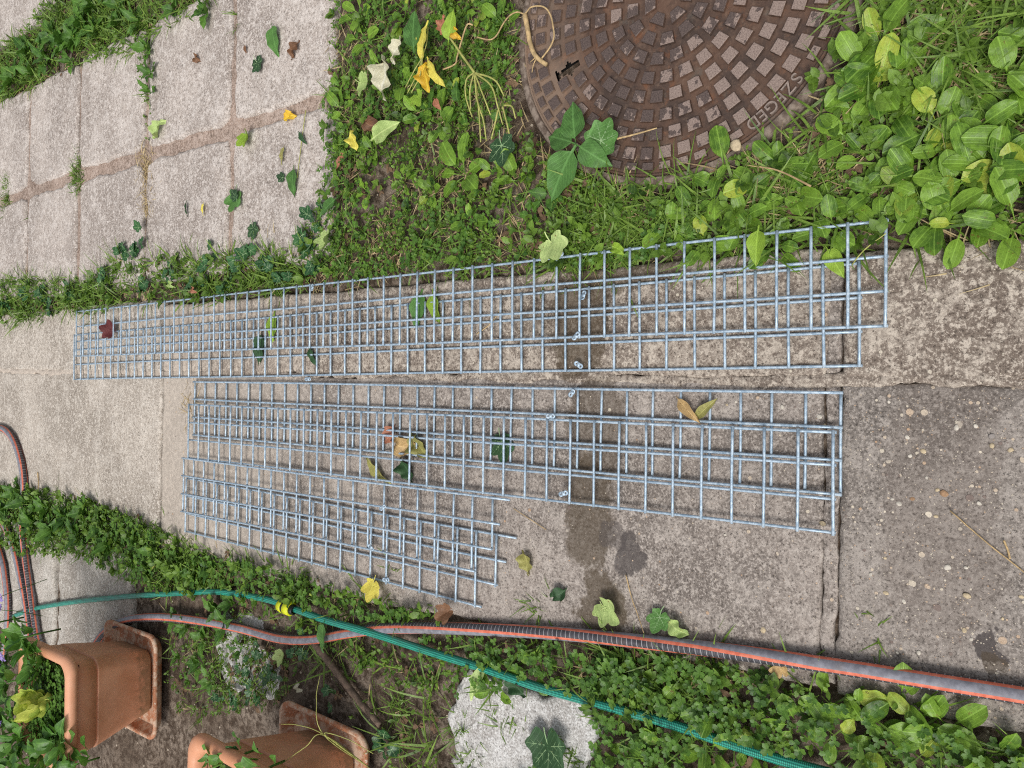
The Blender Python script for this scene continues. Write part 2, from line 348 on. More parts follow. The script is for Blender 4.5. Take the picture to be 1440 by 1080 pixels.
tag(man, 'round rusty cast iron manhole cover with rings of square studs', 'manhole cover')
slot = G2(798, 97) - np.array([MX, MY]); sdir = (G2(812, 88)-G2(784, 107)); sdir /= np.linalg.norm(sdir)
def in_slot(x, y, pad=0.0):
    dx, dy = x-slot[0], y-slot[1]; u = dx*sdir[0]+dy*sdir[1]; v = -dx*sdir[1]+dy*sdir[0]
    w_ = 0.0085+0.004*math.sin(u*190+1)+0.002*math.sin(u*410)
    return (abs(u) < 0.026+pad) and (abs(v) < w_+pad)
nr, na = 76, 300
rr = np.concatenate([[0.002], np.linspace(0.004, MR, nr-1)]); aa = np.linspace(0, 2*np.pi, na, endpoint=False)
RR, AA = np.meshgrid(rr, aa, indexing='ij')
PX, PY = RR*np.cos(AA), RR*np.sin(AA)
PZ = 0.0012*fbm(PX*40, PY*40, 4) - 0.002*np.clip((RR-MR+0.004)/0.004, 0, 1)
F = [tuple(f) for f in grid_faces(nr, na, True) if not in_slot(PX.ravel()[f].mean(), PY.ravel()[f].mean())]
F.append(tuple(range(na))[::-1])
pl = link('plate', mesh('cover_plate', np.stack([PX.ravel(), PY.ravel(), PZ.ravel()], 1), F, M['rust']), man)
pit = link('lifting_hole', mesh('pit', [(-.035, -.02, -.05), (.035, -.02, -.05), (.035, .02, -.05), (-.035, .02, -.05), (-.035, -.02, -.003), (.035, -.02, -.003), (.035, .02, -.003), (-.035, .02, -.003)],
           [(0, 1, 2, 3), (0, 4, 5, 1), (1, 5, 6, 2), (2, 6, 7, 3), (3, 7, 4, 0)], M['black'], smooth=False), man, (slot[0], slot[1], 0), (0, 0, math.atan2(sdir[1], sdir[0])))
def ring(name, prof, mat, n=160):
    V = []; k = len(prof)
    for i in range(n):
        a = 2*math.pi*i/n; V += [(r*math.cos(a), r*math.sin(a), z) for r, z in prof]
    F = []
    for i in range(n):
        for j in range(k-1):
            a = i*k+j; b = ((i+1) % n)*k+j; F.append((a, b, b+1, a+1))
    return mesh(name, V, F, mat)
M['collar'] = simple('collar_concrete', sr(138, 124, 112), .9, .35, 70, bstr=.6, second=sr(92, 78, 68))
link('frame', ring('frame', [(0.302, -0.03), (0.302, 0.001), (0.304, 0.002), (0.313, 0.002), (0.317, -0.003), (0.319, -0.04)], M['collar']), man)
link('rim', ring('rim', [(0.2955, -0.002), (0.2965, 0.003), (0.2995, 0.003), (0.3005, -0.004)], M['rust']), man)
TXT_A0, TXT_A1 = None, None
def stud_mesh(r, n, hw=0.0110, hh=0.0065):
    da = (2*math.pi/n)*0.5*0.68
    def P(rad, a): return (rad*math.cos(a)-r, rad*math.sin(a))
    V = []; 
    for (sh, z) in ((0.0, -0.001), (0.0006, hh-0.001), (0.0016, hh)):
        for (dr, s) in ((-1, -1), (1, -1), (1, 1), (-1, 1)):
            x, y = P(r+dr*(hw-sh), s*(da-sh/r)); V.append((x, y, z))
    F = [(8, 9, 10, 11)]
    for L in (0, 4):
        for i in range(4):
            j = (i+1) % 4; F.append((L+i, L+j, L+4+j, L+4+i))
    return mesh('stud', V, F, [M['worn'], M['rust']], smooth=False, midx=[0]+[1]*4+[0]*4)
# lettering sits on the outer band where the studs give way
tp = [G2(1130, 116), G2(1068, 186)]
ta = [math.atan2(p[1]-MY, p[0]-MX) for p in tp]
for i in range(1, 9):
    r = 0.0325*i + 0.002; n = 6*i
    sm = stud_mesh(r, n)
    for j in range(n):
        a = 2*math.pi*(j+0.5*(i % 2))/n
        x, y = r*math.cos(a), r*math.sin(a)
        if in_slot(x, y, 0.011): continue
        link('stud', sm, man, (x, y, 0.0), (0, 0, a))
smr = stud_mesh(0.2845, 56, 0.0070)
amin, amax = min(ta), max(ta)
for j in range(56):
    a = -math.pi + 2*math.pi*j/56
    if amin-0.06 < a < amax+0.06: continue
    link('stud', smr, man, (0.2845*math.cos(a), 0.2845*math.sin(a), 0), (0, 0, a))
word = 'SZEGED'
M['letter'] = simple('cast_letter', sr(152, 136, 126), 0.55, 0.3, 120, 0.1)
for i, ch in enumerate(word):
    a = ta[0] + (ta[1]-ta[0])*i/(len(word)-1)
    cu = bpy.data.curves.new('letter', 'FONT'); cu.body = ch; cu.size = 0.028; cu.align_x = 'CENTER'; cu.align_y = 'CENTER'; cu.extrude = 0.0032
    to = bpy.data.objects.new('tmp', cu); C.objects.link(to)
    dg = bpy.context.evaluated_depsgraph_get(); me = bpy.data.meshes.new_from_object(to.evaluated_get(dg))
    bpy.data.objects.remove(to); me.materials.clear(); me.materials.append(M['letter'])
    link('letter', me, man, (0.2835*math.cos(a), 0.2835*math.sin(a), 0.0022), (0, 0, a-math.pi/2))
# ------------------------------------------------------------------ wire panels
def galv():
    k = NT('galvanised_wire'); P = k.n('ShaderNodeNewGeometry').outputs['Position']; r = k.n('ShaderNodeObjectInfo').outputs['Random']
    n = k.noise(P, 130, 4, 0.6); n2 = k.noise(P, 600, 2, 0.6)
    c = k.mix(k.ramp(n, 0.35, 0.65), sr(150, 172, 190), sr(196, 212, 224)); c = k.mix(k.math('MULTIPLY', r, 0.25), c, sr(124, 144, 160))
    k.bsdf(c, k.ramp(n, 0.3, 0.7, 0.38, 0.55), 0.35, 0.5, k.math('ADD', n, n2), 0.3, 0.0006); return k.m
M['galv'] = galv()
WR = 0.0024; CELL = 0.05
def tube(pts, rad, nseg=8, twist=0.0, caps=True, phase=None):
    P = np.asarray(pts, float); n = len(P); T = np.gradient(P, axis=0); T /= np.linalg.norm(T, axis=1)[:, None]
    rad = np.broadcast_to(np.asarray(rad, float), (n,))
    up = np.array([0, 0, 1.]) if abs(T[0][2]) < 0.9 else np.array([1., 0, 0])
    N = np.cross(T[0], up); N /= np.linalg.norm(N); V = []; UV = []; L = 0
    for i in range(n):
        N = N - T[i]*np.dot(N, T[i]); N /= np.linalg.norm(N); B = np.cross(T[i], N)
        if i: L += np.linalg.norm(P[i]-P[i-1])
        for j in range(nseg+1):
            a = 2*math.pi*j/nseg + (twist*L if phase is None else phase[i])
            V.append(P[i]+rad[i]*(math.cos(a)*N+math.sin(a)*B)); UV.append((j/nseg, L))
    F = [tuple(f) for f in grid_faces(n, nseg+1)]
    if caps:
        F.append(tuple(range(nseg))[::-1]); F.append(tuple((n-1)*(nseg+1)+j for j in range(nseg)))
    return V, F, UV
def spline(pts, per=10):
    P = np.asarray(pts, float); P = np.concatenate([[2*P[0]-P[1]], P, [2*P[-1]-P[-2]]]); out = []
    for i in range(1, len(P)-2):
        for t in np.linspace(0, 1, per, endpoint=False):
            a, b, c, d = P[i-1], P[i], P[i+1], P[i+2]
            out.append(0.5*((2*b)+(-a+c)*t+(2*a-5*b+4*c-d)*t*t+(-a+3*b-3*c+d)*t**3))
    out.append(P[-2]); return np.array(out)
def clip_mesh():
    "small stamped fixing tab: two round eyes on a neck, each with a hole, one bent up"
    V = []; F = []
    def eye(c, tilt, r0=0.0019, r1=0.0066, th=0.0014, n=14):
        b = len(V)
        for i in range(n):
            a = 2*math.pi*i/n
            for (r, z) in ((r0, 0), (r1, 0), (r1, th), (r0, th)):
                x, y = r*math.cos(a), r*math.sin(a); V.append((c[0]+x, c[1]+y*math.cos(tilt)-z*math.sin(tilt), c[2]+y*math.sin(tilt)+z*math.cos(tilt)))
        for i in range(n):
            for j in range(4):
                F.append((b+i*4+j, b+((i+1) % n)*4+j, b+((i+1) % n)*4+(j+1) % 4, b+i*4+(j+1) % 4))
    eye((0, 0, 0), 0.1); eye((0.002, 0.0120, 0.002), 0.45)
    b = len(V); V.extend([(-.0058, .002, 0.0004), (.0062, .002, 0.0004), (.0078, .0105, .0016), (-.0038, .0105, .0016), (-.0058, .002, .0018), (.0062, .002, .0018), (.0078, .0105, .0030), (-.0038, .0105, .0030)])
    F.extend([tuple(b+i for i in f) for f in ((0, 3, 2, 1), (4, 5, 6, 7), (0, 1, 5, 4), (1, 2, 6, 5), (2, 3, 7, 6), (3, 0, 4, 7))])
    return mesh('clip', V, F, M['galv'])
CLIP = clip_mesh()
v, f, u = tube([(0, -0.0025, 0), (0, 0.04, 0), (0, 0.11, 0), (0, 0.1525, 0)], [WR]*4, 8)
CROSS = []
for k in range(4):
    b = 0.0006*np.sin(np.linspace(0, 3, 7)+k)
    v, f, u = tube([(b[i], -0.0028+0.1556*i/6, 0) for i in range(7)], WR, 8); CROSS.append(mesh('cross_wire', v, f, M['galv']))
v, f, u = tube([(0, -0.0028, 0), (0, 0.05, 0), (0, 0.1028, 0)], WR, 8); CROSS_SHORT = mesh('cross_wire_short', v, f, M['galv'])
def panel(name, x, y, th, ks, long_top, z0, ends, label, clips=(), short=(), droop=0.0):
    root = empty(name, (x, y, z0)); root.rotation_euler = (0, 0, th)
    tag(root, label, 'wire panel', 'galvanised wire mesh panels laid on the path')
    # local axes: +Y along the panel, -X from wire 0 to wire 3
    zl, zc = (2*WR*0.93, 0.0) if long_top else (0.0, 2*WR*0.93)
    for i in range(4):
        a, b = ends[i]; n = max(8, int(abs(b-a)/0.04)); t = np.linspace(a, b, n); ph = random.uniform(0, 6)
        pts = np.stack([-i*CELL+0.0008*np.sin(t*5.1+ph), t, zl+0.0007*np.sin(t*6.3+ph*2)], 1)
        vv, ff, uu = tube(pts, WR, 8); link('long_wire', mesh('long_wire', vv, ff, M['galv']), root)
    for k in ks:
        c = CROSS_SHORT if k in short else CROSS[random.randrange(4)]
        link('cross_wire', c, root, (0, k*CELL+random.uniform(-.0006, .0006), zc), (0, 0, math.pi/2+random.uniform(-.004, .004)))
    for (px, py, rz) in clips:
        p = G(px, py, z0+0.006); ca, sa = math.cos(-th), math.sin(-th); dx, dy = p[0]-x, p[1]-y
        link('clip', CLIP, root, (dx*ca-dy*sa, dx*sa+dy*ca, 2*WR*0.93+WR+0.0005), (0, 0, rz-th), 0.75)
    return root
e = 0.0035
EA = [(-e, 49*CELL+e*.5)]*4; EB = [(-e, 34*CELL+e*.5)]*4
panel('wire_panel', 0.24342, 0.16975, 0.01099, range(50), False, 0.0160, EA, 'longest wire panel nearest the manhole, its top edge overlapping the weeds', [(790, 357, 0.6), (440, 402, 2.0), (813, 470, 1.0)])
panel('wire_panel', 0.18700, 0.20508, 0.02008, range(50), False, 0.0062, EA, 'long wire panel lying partly under the panel beside the weeds', [(822, 412, 1.5), (817, 515, -0.4)])
panel('wire_panel', -0.00447, 0.22686, 0.00354, range(35), True, 0.0062, EB, 'mid-length wire panel, the upper of the middle pair, ending over the path joint', [(803, 555, -2.2), (436, 533, 0.2)])
panel('wire_panel', -0.06144, 0.23374, 0.00841, range(35), False, 0.0160, EB, 'mid-length wire panel, the lower of the middle pair, lying on its neighbour', [(778, 585, 0.2), (796, 693, 0.5)])
panel('wire_panel', -0.22934, 1.96087, 0.00344, [-k for k in range(23)], True, 0.0160, [(-22*CELL-.045, .002), (-22*CELL-.022, .002), (-22*CELL-.003, .002), (-21*CELL-.012, .002)],
      'short wire panel with cut open ends, the upper of the bottom pair', [(541, 712, 0.8), (524, 772, -0.6)], [-22])
panel('wire_panel', -0.28795, 1.95409, -0.01048, [-k for k in range(23)], False, 0.0062, [(-22*CELL-.045, .002), (-22*CELL-.022, .002), (-22*CELL-.003, .002), (-21*CELL-.015, .002)],
      'short wire panel with cut open ends, lowest of all, beside the verge', [(546, 815, 0.3)], [-22])
# ------------------------------------------------------------------ hoses
def hose_grey():
    k = NT('grey_orange_hose'); uv = k.n('ShaderNodeUVMap'); sx = k.n('ShaderNodeSeparateXYZ'); k.l(uv.outputs[0], sx.inputs[0])
    P = k.n('ShaderNodeNewGeometry').outputs['Position']; n = k.noise(P, 90, 4, 0.6)
    u4 = k.math('MULTIPLY', sx.outputs[0], 4.0); fr = k.math('FRACT', u4)
    st = k.ramp(k.math('ABSOLUTE', k.math('SUBTRACT', fr, 0.5)), 0.155, 0.135)
    half = k.math('GREATER_THAN', k.math('FRACT', k.math('ADD', k.math('MULTIPLY', sx.outputs[0], 2.0), 0.25)), 0.5)
    tk = k.ramp(k.math('ABSOLUTE', k.math('SUBTRACT', k.math('FRACT', k.math('MULTIPLY', sx.outputs[1], 105.0)), 0.5)), 0.09, 0.05)
    gr = k.mix(k.ramp(n, 0.35, 0.65), sr(116, 116, 124), sr(142, 142, 150))
    rib = k.mix(k.math('MULTIPLY', tk, 0.75), k.mix(k.ramp(n, .35, .65), sr(56, 54, 58), sr(78, 76, 82)), sr(170, 168, 170))
    c = k.mix(half, gr, rib)
    c = k.mix(st, c, k.mix(k.ramp(n, 0.35, 0.65), sr(196, 98, 74), sr(218, 124, 98)))
    rd = k.math('SINE', k.math('MULTIPLY', sx.outputs[1], 2200.0))
    c = k.mix(k.math('MULTIPLY', k.ramp(k.noise(P, 25, 4), .5, .75), .35), c, sr(120, 104, 92))
    k.bsdf(c, 0.5, 0, 0.4, k.math('MULTIPLY', k.math('MULTIPLY', rd, half), k.math('SUBTRACT', 1.0, st)), 0.25, 0.0006); return k.m
def hose_green():
    k = NT('green_hose'); uv = k.n('ShaderNodeUVMap'); sx = k.n('ShaderNodeSeparateXYZ'); k.l(uv.outputs[0], sx.inputs[0])
    P = k.n('ShaderNodeNewGeometry').outputs['Position']
    a = k.math('MULTIPLY', sx.outputs[0], 2*math.pi*6); b = k.math('MULTIPLY', sx.outputs[1], 2*math.pi*170)
    w1 = k.math('SINE', k.math('ADD', a, b)); w2 = k.math('SINE', k.math('SUBTRACT', a, b))
    d = k.ramp(k.math('MULTIPLY', w1, w2), -0.1, 0.35)
    c = k.mix(d, sr(18, 96, 84), sr(62, 170, 146)); c = k.mix(k.math('MULTIPLY', k.ramp(k.noise(P, 30, 4), .45, .7), .3), c, sr(70, 110, 88))
    k.bsdf(c, 0.32, 0, 0.5, k.noise(P, 300, 3), 0.15, 0.0005); return k.m
M['hose_grey'] = hose_grey(); M['hose_green'] = hose_green()
def hose_path(px, z, per=12):
    P = [G(a[0], a[1], (a[2] if len(a) > 2 else z)) for a in px]; return spline(P, per)
gp = [(-60, 640, .013), (-30, 606, .013), (0, 602, .013), (17, 615, .013), (29, 646, .013), (34, 680, .013), (33, 712, .014), (32, 745, .014), (36, 785, .014), (42, 825, .014), (48, 865, .014), (56, 905, .014), (75, 945, .014), (100, 965, .014)]
tl = [(130, 912, .014), (150, 886, .013), (180, 872, .013), (225, 868, .013), (280, 873, .013), (340, 884, .013), (395, 898, .013), (440, 899, .013), (490, 890, .013), (540, 884, .013), (600, 883, .013), (700, 886, .013), (800, 892, .013), (900, 902, .013),
      (1000, 913, .013), (1100, 926, .0135), (1200, 940, .0135), (1300, 956, .0135), (1440, 978, .0135), (1560, 1000, .0135), (1700, 1020, .0135)]
hp = hose_path(tl, .013, 14)
hx = spline([(a[0], 0, 0) for a in tl], 14)[:, 0]
HPH = math.radians(-70) + np.interp(hx, [150, 560, 760, 980, 1150, 1500], np.radians([-60, 0, 45, 90, 138, 142]))
v, f, u = tube(hp, 0.0122, 24, phase=HPH)
o = link('garden_hose', mesh('garden_hose', v, f, M['hose_grey'], u)); tag(o, 'grey hose with orange stripes running along the path edge beside the weeds', 'hose')
v, f, u = tube(hose_path(gp, .013, 10), 0.0122, 14, 2.0)
o = link('garden_hose', mesh('garden_hose_loop', v, f, M['hose_grey'], u)); tag(o, 'loop of grey and orange striped hose curling at the left edge behind the planter', 'hose')
s2 = [(-60, 680, .014), (-25, 702, .014), (0, 728, .014), (12, 750, .014), (22, 780, .014), (30, 815, .014), (37, 850, .014), (42, 885, .014), (50, 925, .014), (62, 960, .014)]
v, f, u = tube(hose_path(s2, .03, 10), 0.0122, 14, 2.0)
o = link('garden_hose', mesh('garden_hose_strand', v, f, M['hose_grey'], u)); tag(o, 'second strand of grey and orange hose resting on the loop at left', 'hose')
s3 = [(-40, 715, .014), (-12, 750, .014), (2, 785, .013), (8, 815, .013), (11, 845, .013), (11, 880, .013), (6, 920, .013)]
v, f, u = tube(hose_path(s3, .013, 10), 0.0122, 14, 2.0)
o = link('garden_hose', mesh('garden_hose_end', v, f, M['hose_grey'], u)); tag(o, 'short stretch of grey and orange hose farthest left beside the purple flowers', 'hose')
gpts = [(20, 866, .008), (52, 855, .008), (100, 847, .008), (145, 842, .0085), (190, 838, .009), (235, 835, .009), (300, 832, .010), (345, 837, .012), (380, 844, .014), (405, 853, .016), (430, 862, .018), (455, 871, .023), (490, 881, .034), (515, 888, .028), (545, 897, .02), (600, 915, .013), (680, 940, .012),
        (760, 967, .012), (850, 992, .012), (930, 1014, .011), (1000, 1037, .010), (1080, 1063, .010), (1160, 1086, .010), (1260, 1110, .010), (1400, 1135, .010)]
gpath = hose_path(gpts, .009, 10)
groot = empty('green_hose', tuple(gpath[0])); tag(groot, 'thin green braided hose crossing the weeds at the bottom', 'hose')
v, f, u = tube(gpath, 0.0083, 14, 0.6); ho = link('tubing', mesh('green_tubing', v, f, M['hose_green'], u), groot, tuple(-gpath[0]))
cidx = 9*10; cc = gpath[cidx]; cd = gpath[cidx+3]-gpath[cidx-3]; cd /= np.linalg.norm(cd)
M['yellow'] = simple('yellow_plastic', sr(216, 222, 40), 0.35, 0.1); M['blackp'] = simple('black_plastic', (0.012, 0.012, 0.012), 0.45)
def lathe(prof, mat, name, n=20):
    V = [(r*math.cos(2*math.pi*i/n), r*math.sin(2*math.pi*i/n), z) for z, r in prof for i in range(n)]
    return mesh(name, V, grid_faces(len(prof), n, True), mat)
q = Vector(cd).to_track_quat('Z', 'Y').to_euler()
cc = cc + np.array([0, 0, .006])
for nm, pr, mt in (('yellow_collar', [(-.015, .008), (-.014, .0120), (-.006, .0136), (-.0035, .0136), (-.003, .008)], 'yellow'), ('black_band', [(-.0032, .009), (-.003, .0130), (.0022, .0130), (.0024, .009)], 'blackp'),
                   ('yellow_collar', [(.002, .008), (.0025, .0142), (.013, .0138), (.0145, .0120), (.015, .008)], 'yellow'), ('black_band', [(.0148, .0075), (.015, .0108), (.021, .0092), (.0212, .0075)], 'blackp')):
    link(nm, lathe([(z_*1.6, r_*1.22) for z_, r_ in pr], M[mt], nm), groot, tuple(cc-gpath[0]), q)
# ------------------------------------------------------------------ planters
def terracotta():
    k = NT('terracotta_plastic'); P = k.n('ShaderNodeNewGeometry').outputs['Position']
    n1 = k.noise(P, 9, 5, 0.6); n2 = k.noise(P, 70, 5, 0.7); n3 = k.noise(P, 420, 3, 0.6)
    c = k.mix(k.ramp(n1, 0.35, 0.65), sr(204, 142, 106), sr(218, 160, 126))
    c = k.mix(k.math('MULTIPLY', k.ramp(n2, 0.52, 0.7), 0.35), c, sr(222, 176, 146))
    c = k.mix(k.math('MULTIPLY', k.ramp(n3, 0.40, 0.3), 0.15), c, sr(150, 94, 66))
    sx = k.n('ShaderNodeSeparateXYZ'); k.l(P, sx.inputs[0])
    moss = k.math('MULTIPLY', k.ramp(k.math('ADD', sx.outputs[2], k.math('MULTIPLY', k.math('SUBTRACT', n2, .5), .12)), 0.075, 0.03), 0.7)
    c = k.mix(moss, c, k.mix(n2, sr(92, 84, 52), sr(140, 128, 100)))
    k.bsdf(c, 0.55, 0, 0.35, k.math('ADD', n2, n3), 0.2, 0.001); return k.m
def limescale():
    k = NT('weathered_tray'); P = k.n('ShaderNodeNewGeometry').outputs['Position']
    n1 = k.noise(P, 34, 5, 0.65); n2 = k.noise(P, 130, 5, 0.7)
    c = k.mix(k.ramp(n1, 0.42, 0.6), sr(172, 116, 84), sr(198, 170, 146)); c = k.mix(k.ramp(n2, 0.56, 0.66), c, sr(206, 190, 172)); c = k.mix(k.math('MULTIPLY', k.ramp(n2, .42, .34), .7), c, sr(96, 76, 58))
    k.bsdf(c, 0.7, 0, 0.3, k.math('ADD', n1, n2), 0.3, 0.0012); return k.m
M['terra'] = terracotta(); M['tray'] = limescale(); M['potsoil'] = simple('potting_soil', sr(58, 44, 34), 0.95, 0.5, 120, bstr=0.8)
def sq_ring(h, r, z, n=8):
    "rounded square loop of half-size h and corner radius r"
    P = []
    for (sx, sy, a0) in ((1, 1, 0), (-1, 1, 90), (-1, -1, 180), (1, -1, 270)):
        for i in range(n):
            a = math.radians(a0+90*i/(n-1)); P.append((sx*(h-r)+r*math.cos(a), sy*(h-r)+r*math.sin(a), z))
    return P
def sq_sweep(name, prof, mat, closed_bottom=False):
    V = []; [V.extend(sq_ring(h, r, z)) for h, r, z in prof]; F = [tuple(x) for x in grid_faces(len(prof), 32, True)]
    if closed_bottom: F.append(tuple(range(32))[::-1])
    return mesh(name, V, F, mat)
def planter(loc, rz, label):
    t = empty('planter', loc, rz); t.scale = (1, 1, 1.07); tag(t, label, 'planter', 'terracotta planters')
    body = link('body', sq_sweep('planter_body', [(.092, .030, .012), (.094, .032, .016), (.1245, .036, .164), (.1250, .036, .1660), (.1170, .036, .1662), (.1170, .036, .1705), (.1240, .036, .1708), (.136, .038, .236), (.130, .036, .236), (.124, .034, .19), (.09, .03, .02)], M['terra'], True), t)
    link('rim', sq_sweep('planter_rim', [(.130, .036, .228), (.150, .040, .228), (.1575, .042, .231), (.160, .043, .238), (.159, .043, .246), (.154, .042, .252), (.146, .041, .2545), (.138, .040, .253), (.131, .038, .248), (.127, .037, .238), (.126, .036, .225)], M['terra']), t)
    tr = link('tray', sq_sweep('planter_tray', [(.120, .030, .0), (.128, .032, .003), (.140, .034, .026), (.1425, .034, .031), (.148, .036, .033), (.1525, .037, .0305), (.1535, .038, .026), (.1515, .037, .022), (.1475, .036, .0215), (.145, .035, .024), (.1435, .035, .020), (.132, .032, .002), (.118, .03, -.002)][::1], M['tray']), t)
    link('tray_floor', mesh('tray_floor', sq_ring(.126, .03, .006), [tuple(range(32))], M['tray']), tr)
    V = []; n = 24
    g = np.linspace(-.125, .125, n); X, Y = np.meshgrid(g, g); Z = .212+0.012*fbm(X*30, Y*30, 3)
    link('potting_soil', mesh('potting_soil', np.stack([X.ravel(), Y.ravel(), Z.ravel()], 1), grid_faces(n, n), M['potsoil']), t)
    return t
POT1 = (-0.910, 2.205, 0.004); POT2 = (-0.935, 1.335, 0.004)
planter(POT1, 0.02, 'square terracotta planter with yellow-green leaves and purple flowers at lower left')
planter(POT2, -0.02, 'square terracotta planter cut off by the bottom edge of the picture')
# ------------------------------------------------------------------ vegetation: leaf shapes
def leaf_proto(L, W, prof, nseg=7, ncol=5, petiole=0.0, arch=0.25, cup=0.25, wave=0.0, serr=0.0, seed=0, pw=0.06):
    """blade of length L, half-width W*prof(t); local +Y along the leaf, +Z up; petiole of length `petiole` in front"""
    V = []; UV = []; rows = []
    if petiole > 0: rows += [(-petiole, pw, 0.0), (-petiole*0.5, pw, 0.0)]
    for i in range(nseg+1):
        t = i/nseg; rows.append((t*L, None, t))
    tot = L+petiole
    for ri, (y, fw, t) in enumerate(rows):
        wd = W*(fw if fw is not None else max(prof(t), pw if t < .5 else 0.015))
        if serr and fw is None: wd *= 1+serr*((ri % 2)*2-1)
        s = (y+petiole)/tot
        z0 = arch*tot*(s - s*s*1.25)
        for j in range(ncol):
            c = (j/(ncol-1)-0.5)*2
            z = z0 + cup*wd*(abs(c)**1.5) + wave*W*math.sin(t*15+seed*2+c*2.2)*abs(c)
            V.append((c*wd, y+petiole, z)); UV.append((0.5+0.5*c*(wd/W if fw is None else 0.3), t))
    return np.array(V), grid_faces(len(rows), ncol), np.array(UV)
oval = lambda t: (max(0, 1-abs((t-0.52)/0.5)**2.5))**0.6 if 0 < t < 1 else 0.12
lance = lambda t: math.sin(math.pi*(t**0.7))**1.1 if 0 < t < 1 else 0.02
ovate = lambda t: (math.sin(math.pi*(t**0.6)))**0.9 if 0 < t < 1 else 0.02
spat = lambda t: (math.sin(math.pi*(t**1.35)))**0.7*0.98 if 0 < t < 1 else 0.03
G1, G2c = sr(104, 152, 48), sr(70, 120, 36)
M['plantain'] = leafmat('plantain_leaf', sr(134, 172, 60), sr(66, 110, 32), sr(172, 184, 70), True, 0.3, 0.25, 0.40, 'parallel', 0.30, sr(110, 92, 46))
M['weed'] = leafmat('weed_leaf', sr(96, 138, 50), sr(56, 98, 36), None, True, 0.35, 0.25, 0.45, 'pinnate', 0.0)
M['ivy'] = leafmat('ivy_leaf', sr(54, 98, 52), sr(36, 72, 42), None, True, 0.0, 0.15, 0.36, 'mid')
M['vein'] = simple('leaf_vein', sr(140, 168, 120), 0.5, 0.15)
M['carpet'] = leafmat('ground_cover_leaf', sr(124, 158, 58), sr(44, 80, 26), sr(178, 182, 84), False, 0.18, 0.28, 0.45)
M['clover'] = leafmat('clover_leaf', sr(108, 148, 58), sr(48, 90, 32), None, False, 0.2, 0.28, 0.45)
M['grass'] = leafmat('grass_blade', sr(138, 168, 72), sr(70, 108, 36), sr(190, 184, 108), False, 0.25, 0.3, 0.42)
M['straw'] = leafmat('dry_grass', sr(186, 168, 128), sr(146, 122, 86), None, False, 0.1, 0.15, 0.7)
M['litter'] = leafmat('leaf_litter', sr(122, 98, 74), sr(80, 62, 48), None, False, 0.2, 0.1, 0.75)
PLANTAIN = [mesh('plantain_leaf', *(lambda r: (r[0], r[1]))(leaf_proto(L, W, p, 9, 7, pe, ar, cu, wv, 0, k)), M['plantain'], leaf_proto(L, W, p, 9, 7, pe, ar, cu, wv, 0, k)[2])
            for k, (L, W, p, pe, ar, cu, wv) in enumerate([(.056, .0185, oval, .020, .32, .22, .05), (.060, .0170, oval, .026, .26, .30, .08), (.050, .0190, oval, .022, .40, .15, .10), (.064, .0195, oval, .016, .20, .35, .06), (.046, .0150, oval, .028, .45, .25, .12)])]
def proto_mesh(name, mat, args): r = leaf_proto(*args[0], **args[1]); return mesh(name, r[0], r[1], mat, r[2])
WEED = [proto_mesh('weed_leaf', M['weed'], ((.046, .015, ovate, 13, 5), dict(petiole=.012, arch=.3, cup=.25, wave=.10, serr=.10, seed=1))),
        proto_mesh('weed_leaf', M['weed'], ((.038, .014, ovate, 11, 5), dict(petiole=.010, arch=.4, cup=.2, wave=.12, serr=.09, seed=2))),
        proto_mesh('weed_leaf', M['weed'], ((.052, .012, lance, 13, 5), dict(petiole=.008, arch=.35, cup=.3, wave=.15, serr=.14, seed=3)))]
LIME = [proto_mesh('lime_leaf', M['plantain'], ((.050, .019, spat, 9, 7), dict(petiole=.018, arch=.35, cup=.3, wave=.22, seed=5)))]
